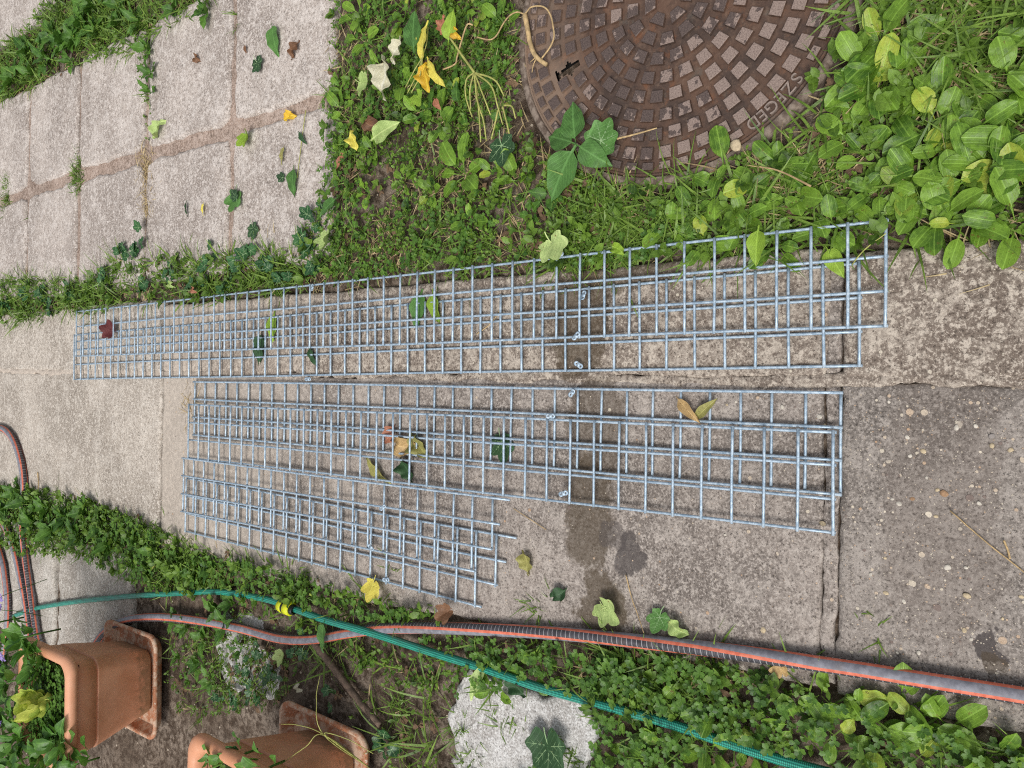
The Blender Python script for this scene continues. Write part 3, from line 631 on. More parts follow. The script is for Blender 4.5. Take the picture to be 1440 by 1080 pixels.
def lobed(name, mats, lobes, R, base=0.45, sharp=1.6, cup=0.10, wave=0.05, seed=0, veins=True, petiole=0.03, fold=0.0):
    """palmate leaf: lobes = [(angle, length)], angle 0 = leaf tip (+Y)"""
    V = []; F = []; UV = []; mid = []
    n = 72; rings = 5
    def rad(a):
        r = base
        for (la, ll) in lobes:
            d = abs((a-la+math.pi) % (2*math.pi)-math.pi); r = max(r, ll*(1-0.62*(d/0.85)**sharp) if d < 0.85 else 0)
        back = abs(abs(a)-math.pi)
        if back < 0.45: r *= 0.25+0.75*(back/0.45)
        return r*R
    h = lambda x, y: (cup*(x*x+y*y)/R + wave*R*math.sin(x/R*5+seed)*math.cos(y/R*4+seed*1.7) + fold*abs(x))
    V.append((0, 0, 0)); UV.append((.5, .5))
    for k in range(1, rings+1):
        for i in range(n):
            a = -math.pi+2*math.pi*(i+0.5)/n; r = rad(a)*k/rings
            x, y = r*math.sin(a), r*math.cos(a); V.append((x, y, h(x, y))); UV.append((.5+.5*x/R+.3, .5+.5*y/R))
    for i in range(n): F.append((0, 1+(i+1) % n, 1+i)); mid.append(0)
    for k in range(rings-1):
        for i in range(n):
            a = 1+k*n+i; b = 1+k*n+(i+1) % n; F.append((a, b, b+n, a+n)); mid.append(0)
    if veins:
        def strip(pts, w0, w1, off=0.0006):
            b = len(V); m_ = len(pts)
            for i, (x, y) in enumerate(pts):
                j = min(i+1, m_-1); i0 = max(i-1, 0); dx, dy = pts[j][0]-pts[i0][0], pts[j][1]-pts[i0][1]; l = math.hypot(dx, dy) or 1
                w = w0+(w1-w0)*i/(m_-1); nx, ny = -dy/l*w, dx/l*w
                for s in (-1, 1): V.append((x+s*nx, y+s*ny, h(x, y)+off)); UV.append((.5, .5))
            for i in range(m_-1): F.append((b+2*i, b+2*i+1, b+2*i+3, b+2*i+2)); mid.append(1)
        for (la, ll) in lobes:
            strip([(ll*R*.93*t*math.sin(la), ll*R*.93*t*math.cos(la)) for t in np.linspace(0, 1, 7)], R*.017, R*.004)
            for t0 in (.35, .6):
                for s in (-1, 1):
                    x0, y0 = ll*R*t0*math.sin(la), ll*R*t0*math.cos(la); a2 = la+s*0.75; q_ = ll*R*.22
                    strip([(x0+q_*t*math.sin(a2), y0+q_*t*math.cos(a2)) for t in np.linspace(0, 1, 4)], R*.008, R*.003)
        strip([(0.1*petiole*math.sin(3*t), -petiole*t) for t in np.linspace(0, 1, 6)], R*.025, R*.022)
    return mesh(name, V, F, mats, UV, midx=mid)
IVY_L = [(0, 1.0), (.95, .82), (-.95, .82), (1.95, .62), (-1.95, .62)]
IVY = [lobed('ivy_leaf', [M['ivy'], M['vein']], IVY_L, .028, .5, 1.25, .12, .06, 1), lobed('ivy_leaf', [M['ivy'], M['vein']], [(0, 1.0), (1.0, .75), (-1.0, .78), (2.0, .7), (-2.0, .68)], .026, .5, 1.5, .2, .08, 3)]
ORD = 'first second third fourth fifth sixth seventh eighth ninth tenth eleventh twelfth thirteenth fourteenth fifteenth sixteenth seventeenth eighteenth nineteenth twentieth twenty-first twenty-second'.split()
def ranks(L): return {id(t): ORD[i] for i, t in enumerate(sorted(L, key=lambda r: r[0]))}
# ---- rosettes: every plant one thing, every leaf a part
def rosette(name, px, py, protos, nleaf, sc, label, cat, group, elev=(12, 48), z=-0.008, spread=0.006, stem=None, jit=0.5):
    p = G(px, py, 0.02); t = empty(name, (p[0], p[1], z)); tag(t, label, cat, group)
    a0 = random.uniform(0, 6.28)
    for i in range(nleaf):
        a = a0 + i*2.399 + random.uniform(-jit, jit)*0.6
        el = math.radians(random.uniform(*elev)); s = sc*random.uniform(0.72, 1.15)
        link('leaf', random.choice(protos), t, (spread*math.cos(a+math.pi/2)*random.random(), spread*math.sin(a+math.pi/2)*random.random(), 0.004+0.012*random.random()*(i/nleaf)+0.004*i/nleaf),
             (el, random.uniform(-.35, .35), a), s)
    return t
R_ = [(1236, 62), (1210, 92), (1252, 52), (1238, 108), (1208, 150), (1272, 98), (1316, 172), (1256, 152), (1300, 215), (1362, 182), (1418, 112), (1340, 262), (1282, 250), (1232, 262), (1398, 232), (1432, 190), (1384, 300), (1318, 306), (1352, 312), (1300, 275), (1196, 192), (1428, 310), (1275, 262), (1322, 138), (1440, 262), (1215, 215),
      (1470, 150), (1490, 240), (1500, 320), (1480, 60), (1368, 240), (1418, 160), (1228, 122), (1330, 205), (1420, 220)]
R_ = [tuple(r) for r in R_]
rows_ = {'top row': [r for r in R_ if r[1] < 125], 'middle row': [r for r in R_ if 125 <= r[1] < 225], 'bottom row': [r for r in R_ if r[1] >= 225]}
RL = {r: ORD[i]+' from the left in the '+k_ for k_, v_ in rows_.items() for i, r in enumerate(sorted(v_))}
for (x, y) in R_:
    rosette('plantain', x, y, PLANTAIN, random.randint(4, 6), random.uniform(.60, .84), 'plantain in the clump right of the manhole, '+RL[(x, y)], 'plant', 'plantains right of the manhole', (8, 38))
B_ = [(1000, 262), (1062, 252), (1092, 228), (1042, 305), (1088, 340), (1142, 296), (1110, 270), (1168, 318), (938, 318), (972, 300), (1012, 232), (1195, 280), (1060, 325), (985, 340)]
for (x, y) in B_:
    rosette('plantain', x, y, PLANTAIN, random.randint(3, 5), random.uniform(.55, .8), 'small plantain between the manhole and wire panel, '+ORD[sorted(B_).index((x, y))]+' from the left', 'plant', 'plantains below the manhole', (8, 40))
t = rosette('plantain', 645, 243, PLANTAIN, 7, .95, 'bright green plantain rosette alone in the middle of the left lawn', 'plant', None, (10, 35))
L_ = [(505, 52), (545, 66), (472, 122), (476, 152), (528, 92), (622, 18), (562, 15), (668, 12), (612, 172), (585, 160), (500, 16), (700, 30), (480, 190), (560, 112), (630, 130), (520, 210), (690, 240), (600, 268), (560, 250), (655, 312), (720, 250), (510, 270)]
for (x, y) in L_:
    rosette('plantain', x, y, PLANTAIN+LIME, random.randint(4, 6), random.uniform(.45, .7), 'small plantain in the lawn left of the manhole, '+ORD[sorted(L_).index((x, y))]+' from the left', 'plant', 'plantains in the left lawn', (12, 42))
WG_ = [(600, 152, 5, .8), (640, 150, 5, .75), (690, 110, 4, .6), (632, 118, 5, .7), (520, 150, 4, .7), (580, 205, 4, .6), (700, 165, 4, .6), (560, 300, 5, .6), (500, 320, 4, .6), (640, 350, 4, .6), (740, 300, 5, .7), (770, 270, 5, .8)]
for (x, y, n, s) in WG_:
    rosette('broadleaf_weed', x, y, WEED, n, s, 'dark green weed in the left lawn, '+ORD[sorted(WG_).index((x, y, n, s))]+' from the left', 'weed', 'dark weeds in the left lawn', (8, 35))
WA_ = [(70, 48, 8, 1.4), (100, 56, 8, 1.3), (130, 42, 8, 1.2), (95, 85, 7, 1.0), (165, 8, 8, 1.2), (190, 30, 7, 1.0), (35, 72, 8, 1.3), (15, 108, 9, 1.5), (60, 82, 8, 1.4), (88, 62, 8, 1.5), (112, 30, 9, 1.5), (128, 8, 8, 1.4), (40, 100, 6, 1.0), (203, 68, 6, 1.0), (206, 100, 6, 1.0), (205, 125, 5, .8), (150, -12, 8, 1.4), (-25, 130, 8, 1.4), (160, 30, 6, 1.0), (240, 10, 6, 1.0), (285, 12, 5, 1.1)]
for (x, y, n, s) in WA_:
    rosette('broadleaf_weed', x, y, WEED, n, s, 'dark leafy weed along the top edge of the paving, '+ORD[sorted(WA_).index((x, y, n, s))]+' from the left', 'weed', 'weeds above the paving', (18, 60))
WB_ = [(35, 705, 8, 1.3), (62, 715, 9, 1.4), (90, 728, 9, 1.3), (115, 720, 8, 1.3), (70, 745, 9, 1.3), (105, 755, 9, 1.3), (140, 742, 8, 1.2), (150, 765, 8, 1.1), (185, 760, 8, 1.0), (20, 690, 8, 1.3), (215, 778, 7, .9), (245, 790, 7, .9), (5, 720, 8, 1.3), (45, 735, 9, 1.3), (-25, 700, 8, 1.3), (265, 810, 6, .8), (290, 800, 6, .8), (205, 800, 6, .9), (330, 800, 6, .8)]
for (x, y, n, s) in WB_:
    rosette('broadleaf_weed', x, y, WEED, n, s, 'leafy weed along the lower path edge at left, '+ORD[sorted(WB_).index((x, y, n, s))]+' from the left', 'weed', 'weeds along the lower path edge', (18, 62))
WC_ = [(300, 862, 8, 1.0), (310, 880, 7, 1.1), (255, 882, 7, .9), (280, 900, 6, .9), (275, 935, 7, .8), (290, 960, 6, .8), (245, 925, 5, .7), (330, 915, 5, .7), (258, 960, 5, .6), (320, 850, 6, .8), (240, 870, 6, .8)]
for (x, y, n, s) in WC_:
    rosette('broadleaf_weed', x, y, WEED, n, s, 'leafy weed on bare ground between the planters, '+ORD[sorted(WC_).index((x, y, n, s))]+' from the left', 'weed', 'weeds between the planters', (18, 60))
WD_ = [(1115, 1025, 6, .9), (1265, 985, 6, .9), (1205, 1002, 6, .8), (1000, 1000, 5, .9), (1290, 1020, 6, .9), (1165, 1030, 5, .9), (1230, 1040, 6, 1.0), (1330, 1030, 6, 1.0), (990, 1055, 6, .9), (1050, 1060, 6, .8), (1400, 1065, 6, 1.0), (930, 1060, 5, .9), (745, 945, 5, .9), (690, 975, 4, .7), (950, 960, 5, .8), (1150, 985, 5, .8), (870, 1045, 5, .8)]
for (x, y, n, s) in WD_:
    rosette('broadleaf_weed', x, y, LIME+PLANTAIN, n-1, s*.75, 'broad-leaved weed in the clover at bottom right, '+ORD[sorted(WD_).index((x, y, n, s))]+' from the left', 'weed', 'weeds in the lower clover', (8, 40))
def ivy_sprig(px, py, n, s, label, group, spread=.035):
    p = G(px, py, .01); t = empty('ivy_sprig', (p[0], p[1], 0.0)); tag(t, label, 'ivy', group)
    for i in range(n):
        a = random.uniform(0, 6.28); d = spread*random.random()
        link('leaf', random.choice(IVY), t, (d*math.cos(a), d*math.sin(a), .008+.018*random.random()), (random.uniform(-.5, .5), random.uniform(-.5, .5), random.uniform(0, 6.28)), s*random.uniform(.75, 1.15))
WE_ = [(35, 412, 5, 1.0), (62, 415, 5, 1.0), (72, 438, 4, 1.1), (170, 352, 5, .9), (190, 365, 4, .9), (200, 335, 4, .9), (300, 352, 4, 1.0), (335, 375, 5, 1.0), (352, 360, 5, 1.0), (375, 380, 5, .9), (320, 395, 4, .9), (270, 405, 4, .9), (205, 400, 5, .9), (150, 395, 5, .9), (430, 340, 5, 1.1), (440, 365, 5, 1.0), (400, 395, 4, .9), (450, 300, 4, .9), (10, 430, 5, 1.0), (100, 405, 4, .9), (240, 388, 4, .8), (285, 385, 4, .8)]
for (x, y, n, s) in WE_:
    ivy_sprig(x, y, n, s, 'dark ivy sprig in the strip between paving and path, '+ORD[sorted(WE_).index((x, y, n, s))]+' from the left', 'ivy along the strip')
WF_ = [(370, 915, 4, .7), (350, 945, 5, .7), (390, 950, 4, .6), (335, 980, 5, .6), (365, 985, 5, .6), (310, 975, 4, .6), (470, 975, 3, .7), (540, 1040, 4, 1.0), (420, 905, 4, .8)]
for (x, y, n, s) in WF_:
    ivy_sprig(x, y, n, s, 'small ivy sprig creeping between the planters, '+ORD[sorted(WF_).index((x, y, n, s))]+' from the left', 'ivy between the planters')
# ------------------------------------------------------------------ vegetation too fine to count
def zone(px): return np.array([G2(x, y) for x, y in px])
def inside(P, poly):
    x, y = P[:, 0], P[:, 1]; r = np.zeros(len(P), bool); n = len(poly)
    for i in range(n):
        a, b = poly[i], poly[(i+1) % n]
        c = ((a[1] > y) != (b[1] > y)) & (x < (b[0]-a[0])*(y-a[1])/(b[1]-a[1]+1e-12)+a[0]); r ^= c
    return r
def sample(poly, dens, patch=0.0, ps=9, seed=0, edge=0.0):
    lo, hi = poly.min(0), poly.max(0); n = int(dens*np.prod(hi-lo)); P = lo+(hi-lo)*RNG.random((n, 2))
    Q = P + edge*np.stack([fbm(P[:, 0]*14, P[:, 1]*14, seed+40), fbm(P[:, 0]*14, P[:, 1]*14, seed+60)], 1)
    k = inside(Q, poly) & (np.hypot(P[:, 0]-MX, P[:, 1]-MY) > 0.318)
    if patch > 0: k &= RNG.random(n) < np.clip(0.5+patch*2.2*fbm(P[:, 0]*ps, P[:, 1]*ps, seed), 0.04, 1)
    k &= ~((np.abs(P[:, 0]-POT1[0]) < .15) & (np.abs(P[:, 1]-POT1[1]) < .15)) & ~((np.abs(P[:, 0]-POT2[0]) < .15) & (np.abs(P[:, 1]-POT2[1]) < .15))
    for hl, rr_ in ((gpath, .016), (hp, .022)):
        q_ = hl[::3, :2]; d = np.full(len(P), 9.)
        for c_ in range(0, len(P), 20000):
            d[c_:c_+20000] = np.sqrt(((P[c_:c_+20000, None, :]-q_[None])**2).sum(-1).min(1))
        k &= (d > rr_) | (RNG.random(n) < .05)
    return P[k]
def rotm(yaw, pitch, roll):
    cy, sy, cp, sp, cr, sr_ = np.cos(yaw), np.sin(yaw), np.cos(pitch), np.sin(pitch), np.cos(roll), np.sin(roll)
    z = np.zeros_like(cy); o = np.ones_like(cy)
    Rz = np.stack([np.stack([cy, -sy, z], -1), np.stack([sy, cy, z], -1), np.stack([z, z, o], -1)], -2)
    Rx = np.stack([np.stack([o, z, z], -1), np.stack([z, cp, -sp], -1), np.stack([z, sp, cp], -1)], -2)
    Ry = np.stack([np.stack([cr, z, sr_], -1), np.stack([z, o, z], -1), np.stack([-sr_, z, cr], -1)], -2)
    return Rz @ Rx @ Ry
def scatter(proto, pos, yaw, pitch, roll, sc, tint, acc):
    V, F, UV = proto; n = len(pos)
    if n == 0: return
    R = rotm(yaw, pitch, roll); sc = np.asarray(sc)
    sc3 = sc[:, None, None] if sc.ndim == 1 else sc[:, None, :]
    W = np.einsum('nij,nvj->nvi', R, V[None]*sc3) + pos[:, None, :]
    off = acc['n'] + np.arange(n)*len(V)
    acc['V'].append(W.reshape(-1, 3)); acc['F'].append((F[None]+off[:, None, None]).reshape(-1, 4)); acc['UV'].append(np.tile(UV, (n, 1)))
    acc['T'].append(np.repeat(tint, len(V))); acc['n'] += n*len(V)
def newacc(): return dict(V=[], F=[], UV=[], T=[], n=0)
def bake(name, acc, mat, label, cat):
    me = mesh(name, np.concatenate(acc['V']), np.concatenate(acc['F']), mat, np.concatenate(acc['UV']), np.concatenate(acc['T']))
    o = link(name, me); tag(o, label, cat, kind='stuff'); return o
U = lambda a, b, n: a+(b-a)*RNG.random(n)
LEAFLET = (np.array([(-.15, 0, 0), (0, 0, 0), (.15, 0, 0), (-.5, .5, .12), (0, .55, 0), (.5, .5, .12), (-.34, 1, .08), (0, .90, .0), (.34, 1, .08)], float), grid_faces(3, 3), np.array([(i/2, j/2) for j in range(3) for i in range(3)], float))
OVALET = (np.array([(-.06, 0, 0), (0, 0, 0), (.06, 0, 0), (-.32, .35, .10), (0, .35, 0.03), (.32, .35, .10), (-.27, .7, .08), (0, .72, .03), (.27, .7, .08), (-.03, 1, -.04), (0, 1.02, -.04), (.03, 1, -.04)], float), grid_faces(4, 3), np.array([(i/2, j/3) for j in range(4) for i in range(3)], float))
def blade(bend, n=5):
    V = []; UV = []
    for i in range(n+1):
        t = i/n; a = bend*t; y = (math.sin(a)/bend if bend else t); z = -(1-math.cos(a))/bend if bend else 0
        wd = 0.5*(1-t**2.2)+0.02
        for c in (-1, 1): V.append((c*wd, y, z)); UV.append((.5+.5*c, t))
    return np.array(V), grid_faces(n+1, 2), np.array(UV)
BLADES = [blade(.25), blade(.7), blade(1.2)]
def carpet(acc, poly, dens, size, patch=.5, ps=9, seed=0, zmax=.022, proto=OVALET, edge=.03, tint=(0, 1), tilt=(5, 55)):
    "clumps: sprigs of small leaves round a point"
    P = sample(poly, dens/5, patch, ps, seed, edge)
    base = np.repeat(P, 5, 0); n = len(base); yaw = U(0, 6.283, n); h = np.repeat(U(0, zmax, len(P)), 5)+U(-.004, .004, n)
    tt = np.clip(np.repeat(U(tint[0], tint[1], len(P)), 5)+U(-.2, .2, n), 0, 1)*0.89 + (RNG.random(n) < .02)*.1
    pos = np.column_stack([base+.003*RNG.standard_normal((n, 2)), h-.006])
    scatter(proto, pos, yaw, np.radians(U(tilt[0], tilt[1], n)), U(-.4, .4, n), U(size[0], size[1], n), tt, acc)
def clover(acc, poly, dens, size, patch=.5, ps=8, seed=0, zmax=.03, edge=.03):
    P = sample(poly, dens, patch, ps, seed, edge); m_ = len(P)
    base = np.repeat(P, 3, 0); n = len(base); yaw = np.repeat(U(0, 6.283, m_), 3)+np.tile([0, 2.094, 4.189], m_)
    h = np.repeat(U(.0, zmax, m_), 3); s = np.repeat(U(size[0], size[1], m_), 3); tt = np.repeat(U(0, .89, m_), 3)
    scatter(LEAFLET, np.column_stack([base, h]), yaw, U(-.1, .45, n), U(-.15, .15, n), s, tt, acc)
def grass(acc, poly, ntuft, per, length, width, patch=.5, ps=7, seed=0, elev=(8, 60), edge=.02, tint=(0, .9), lean=None, spread=.012):
    P = sample(poly, ntuft, patch, ps, seed, edge); base = np.repeat(P, per, 0); n = len(base)
    yaw = U(0, 6.283, n) if lean is None else lean+U(-.8, .8, n)
    base = base + spread*RNG.standard_normal((n, 2)); L = U(length[0], length[1], n); Wd = U(width[0], width[1], n); el = np.radians(U(elev[0], elev[1], n)); tt = U(tint[0], tint[1], n)
    pick = RNG.integers(0, 3, n)
    for k in range(3):
        q_ = pick == k
        scatter(BLADES[k], np.column_stack([base[q_], np.full(q_.sum(), -.006)]), yaw[q_], el[q_], U(-.7, .7, q_.sum()), np.stack([Wd[q_], L[q_], L[q_]], 1), tt[q_], acc)
# zones in the photograph, laid on the ground
LAWN = zone([(466, -80), (468, 40), (458, 150), (470, 200), (440, 320), (425, 370), (430, 402), (560, 390), (720, 372), (860, 372), (960, 352), (1010, 352), (900, 262), (820, 235), (760, 180), (735, 100), (722, 30), (725, -80)])
SOUTH = zone([(800, 225), (880, 262), (960, 255), (1040, 225), (1110, 180), (1150, 120), (1190, 40), (1215, -60), (1330, -80), (1560, -80), (1560, 352), (1440, 350), (1330, 352), (1250, 338), (1150, 345), (1000, 352), (900, 362), (820, 372), (760, 378)])
RIGHTUP = zone([(1210, -60), (1560, -80), (1560, 120), (1420, 140), (1330, 130), (1290, 110), (1250, 60), (1205, 20)])
STRIP = zone([(-150, 420), (-40, 405), (30, 392), (120, 395), (160, 365), (205, 360), (300, 358), (400, 352), (440, 345), (440, 402), (300, 418), (180, 430), (100, 438), (30, 452), (-150, 475)])
TOPL = zone([(-60, 92), (0, 70), (40, 50), (55, 20), (80, -10), (100, -50), (180, -90), (330, -60), (305, 8), (255, 28), (220, 52), (200, 66), (160, 76), (120, 96), (80, 108), (45, 122), (0, 142), (-60, 165)])
JOINT = zone([(199, 55), (214, 50), (212, 210), (204, 210)])
VERGE_L = zone([(-80, 682), (0, 684), (60, 688), (150, 708), (230, 745), (270, 768), (330, 782), (400, 800), (470, 818), (560, 845), (640, 868), (640, 884), (560, 880), (500, 880), (430, 872), (330, 840), (250, 835), (190, 820), (140, 790), (100, 775), (50, 780), (-80, 740)])
VERGE_M = zone([(430, 872), (560, 862), (650, 880), (800, 902), (960, 918), (1020, 930), (1000, 1030), (880, 1004), (830, 985), (760, 966), (720, 958), (700, 975), (660, 950), (640, 985), (560, 960), (490, 935), (440, 900)])
VERGE_R = zone([(860, 915), (1000, 920), (1100, 945), (1180, 960), (1260, 985), (1340, 1015), (1430, 1040), (1560, 1075), (1700, 1350), (900, 1350), (840, 1080), (850, 1000), (820, 980)])
BETWEEN = zone([(235, 870), (330, 850), (430, 880), (430, 940), (400, 985), (330, 1005), (255, 1010), (230, 950)])
POTFRONT = zone([(440, 920), (560, 930), (620, 950), (610, 1080), (640, 1200), (540, 1250), (540, 1040), (480, 985)])
BELOW = zone([(600, 1085), (860, 1085), (900, 1350), (640, 1350)])
ac = newacc()
carpet(ac, LAWN, 38000, (.004, .010), .95, 9, 1); carpet(ac, LAWN, 2600, (.012, .024), .6, 7, 2, .03)
carpet(ac, SOUTH, 15000, (.005, .012), .8, 9, 3); carpet(ac, SOUTH, 2000, (.014, .028), .5, 7, 4, .03)
carpet(ac, STRIP, 22000, (.006, .012), .6, 9, 5, tint=(.3, 1)); carpet(ac, STRIP, 4000, (.014, .026), .5, 9, 15, .03, tint=(.5, 1))
carpet(ac, TOPL, 15000, (.006, .014), .6, 8, 6, .03, tint=(.3, 1)); carpet(ac, JOINT, 16000, (.006, .012), .5, 9, 6, tint=(.3, 1))
bake('ground_cover', ac, M['carpet'], 'low mat of small green weeds covering the ground above the path', 'ground cover')
ac = newacc()
carpet(ac, VERGE_L, 36000, (.006, .014), .95, 9, 7, .03, tint=(.1, .9)); carpet(ac, VERGE_L, 7000, (.014, .026), .5, 9, 17, .04, tint=(.1, .9)); carpet(ac, VERGE_M, 20000, (.006, .012), .95, 9, 8)
carpet(ac, VERGE_R, 18000, (.006, .013), .8, 9, 9, .03); carpet(ac, VERGE_R, 3500, (.014, .028), .5, 7, 10, .04, tint=(.3, 1)); carpet(ac, BETWEEN, 22000, (.005, .011), .8, 7, 11, tint=(.3, 1)); carpet(ac, POTFRONT, 6000, (.005, .012), .9, 7, 12); carpet(ac, BELOW, 20000, (.006, .013), .5, 9, 19)
bake('verge_weeds', ac, M['carpet'], 'low mat of small green weeds along the verge below the path', 'ground cover')
ac = newacc()
clover(ac, VERGE_R, 8000, (.005, .011), .8, 8, 21, .04); clover(ac, VERGE_M, 9000, (.006, .010), .6, 8, 22, .03); clover(ac, VERGE_L, 5000, (.006, .010), .7, 8, 23, .04); clover(ac, LAWN, 5000, (.006, .009), .7, 6, 24, .02); clover(ac, BELOW, 7000, (.006, .011), .5, 8, 26, .04)
bake('clover_patch', ac, M['clover'], 'three-leaved clover spreading through the verge and lawn', 'clover')
ac = newacc()
grass(ac, LAWN, 900, 5, (.03, .08), (.0022, .004), .6, 6, 31, (5, 45)); grass(ac, SOUTH, 1500, 6, (.04, .11), (.0025, .0055), .5, 6, 32, (6, 45)); grass(ac, RIGHTUP, 2600, 7, (.05, .13), (.0025, .005), .4, 6, 33, (5, 50))
grass(ac, STRIP, 2200, 7, (.03, .09), (.003, .0055), .5, 8, 34, (12, 60)); grass(ac, TOPL, 1800, 7, (.03, .10), (.003, .006), .5, 8, 35, (10, 55))
grass(ac, VERGE_L, 1600, 5, (.03, .08), (.0025, .005), .6, 8, 36, (10, 60)); grass(ac, VERGE_M, 1300, 5, (.04, .09), (.0025, .005), .5, 7, 37, (8, 50)); grass(ac, VERGE_R, 900, 5, (.04, .09), (.0025, .0045), .6, 7, 38, (8, 50))
grass(ac, BETWEEN, 500, 4, (.03, .08), (.002, .004), .7, 7, 39); grass(ac, POTFRONT, 600, 5, (.05, .14), (.003, .006), .6, 7, 40, (8, 55))
for (x, y, r) in [(820, 340, .09), (900, 325, .09), (1000, 330, .06), (650, 375, .05), (860, 300, .06)]:
    c_ = G2(x, y); grass(ac, c_+r*np.array([(math.cos(a), math.sin(a)) for a in np.linspace(0, 6.28, 9)[:-1]]), 3000, 6, (.04, .095), (.0022, .0045), .3, 9, 41, (4, 32))
bake('grass_tufts', ac, M['grass'], 'tufts of green grass growing through the weeds', 'grass')
ac = newacc()
grass(ac, LAWN, 1300, 4, (.03, .07), (.0015, .003), .6, 6, 51, (0, 25)); grass(ac, SOUTH, 1000, 5, (.03, .09), (.0015, .003), .6, 6, 52, (0, 25)); grass(ac, RIGHTUP, 1500, 6, (.04, .11), (.0015, .0032), .4, 6, 53, (0, 28))
grass(ac, STRIP, 700, 5, (.03, .07), (.0018, .003), .6, 8, 54, (0, 30)); grass(ac, TOPL, 700, 5, (.03, .07), (.0018, .0035), .6, 8, 55, (0, 30)); grass(ac, VERGE_M, 500, 4, (.03, .08), (.0015, .003), .6, 8, 56, (0, 25)); grass(ac, VERGE_L, 350, 4, (.03, .07), (.0015, .003), .7, 8, 57, (0, 30)); grass(ac, POTFRONT, 160, 3, (.03, .08), (.0015, .003), .6, 8, 58, (0, 30)); grass(ac, BETWEEN, 250, 4, (.03, .06), (.0015, .003), .6, 8, 59, (0, 25))
def disc(x, y, rx, ry): c_ = G2(x, y); return c_+np.array([(rx*math.cos(a), ry*math.sin(a)) for a in np.linspace(0, 6.28, 11)[:-1]])
for (x, y, rx, ry) in [(1150, 225, .03, .04), (1070, 250, .03, .03), (960, 935, .05, .05), (1000, 940, .03, .05), (205, 262, .09, .03), (203, 225, .05, .025), (209, 285, .05, .03), (268, 570, .06, .025), (1395, 365, .02, .05), (430, 335, .03, .03), (370, 345, .02, .04), (300, 790, .03, .06), (200, 775, .02, .04)]:
    grass(ac, disc(x, y, rx, ry), 13000, 3, (.03, .07), (.0014, .0028), .3, 9, 60, (0, 35))
bake('dry_grass', ac, M['straw'], 'dry straw-coloured grass lying through the weeds and joints', 'dry grass')
ac = newacc()
for (x, y, rx, ry) in [(106, 232, .02, .03), (205, 110, .10, .012), (107, 262, .05, .035), (10, 262, .06, .05), (10, 258, .05, .03), (8, 285, .04, .03), (107, 245, .07, .03), (38, 312, .03, .02), (108, 205, .05, .012), (212, 150, .05, .012), (328, 30, .05, .012), (1235, 885, .03, .03), (1180, 895, .02, .03), (760, 850, .02, .03), (545, 800, .02, .03), (705, 1005, .03, .05), (640, 1020, .04, .04), (665, 1070, .06, .04), (800, 1060, .04, .05), (560, 1010, .05, .05)]:
    grass(ac, disc(x, y, rx, ry), 5000, 4, (.02, .055), (.002, .0036), .2, 9, 70, (10, 65), tint=(.3, .9), spread=.006)
bake('joint_grass', ac, M['grass'], 'short grass sprouting from the paving and path joints', 'grass')
ac = newacc()
for Z in (LAWN, SOUTH, STRIP, TOPL, VERGE_L, VERGE_M, VERGE_R, BETWEEN, POTFRONT):
    carpet(ac, Z, 1900, (.008, .020), .5, 6, 80, .008, tilt=(-10, 15))
bake('leaf_litter', ac, M['litter'], 'small brown dead leaf scraps under the weeds', 'leaf litter')
# ------------------------------------------------------------------ fallen leaves, each a thing of its own
PAL = {'green': (sr(92, 138, 66), sr(76, 118, 52)), 'dark': (sr(58, 92, 54), sr(44, 76, 44)), 'pale': (sr(168, 188, 118), sr(146, 170, 96)), 'lime': (sr(150, 182, 62), sr(128, 164, 48)), 'yellow': (sr(214, 200, 88), sr(196, 178, 70)),
       'gold': (sr(216, 176, 52), sr(190, 146, 44)), 'tan': (sr(182, 152, 104), sr(150, 120, 76)), 'olive': (sr(150, 146, 84), sr(122, 120, 66)), 'brown': (sr(120, 86, 60), sr(94, 66, 48)), 'red': (sr(96, 42, 42), sr(74, 30, 32)), 'white': (sr(206, 200, 172), sr(184, 180, 150)), 'rust': (sr(166, 110, 84), sr(140, 88, 66))}
FM = {k: leafmat('fallen_'+k, a, b, None, True, 0.3, 0.15, 0.55, 'pinnate', 0.30 if k in ('yellow', 'pale', 'olive', 'lime', 'white', 'gold', 'tan') else 0.06, sr(120, 84, 44)) for k, (a, b) in PAL.items()}
_fm = {}
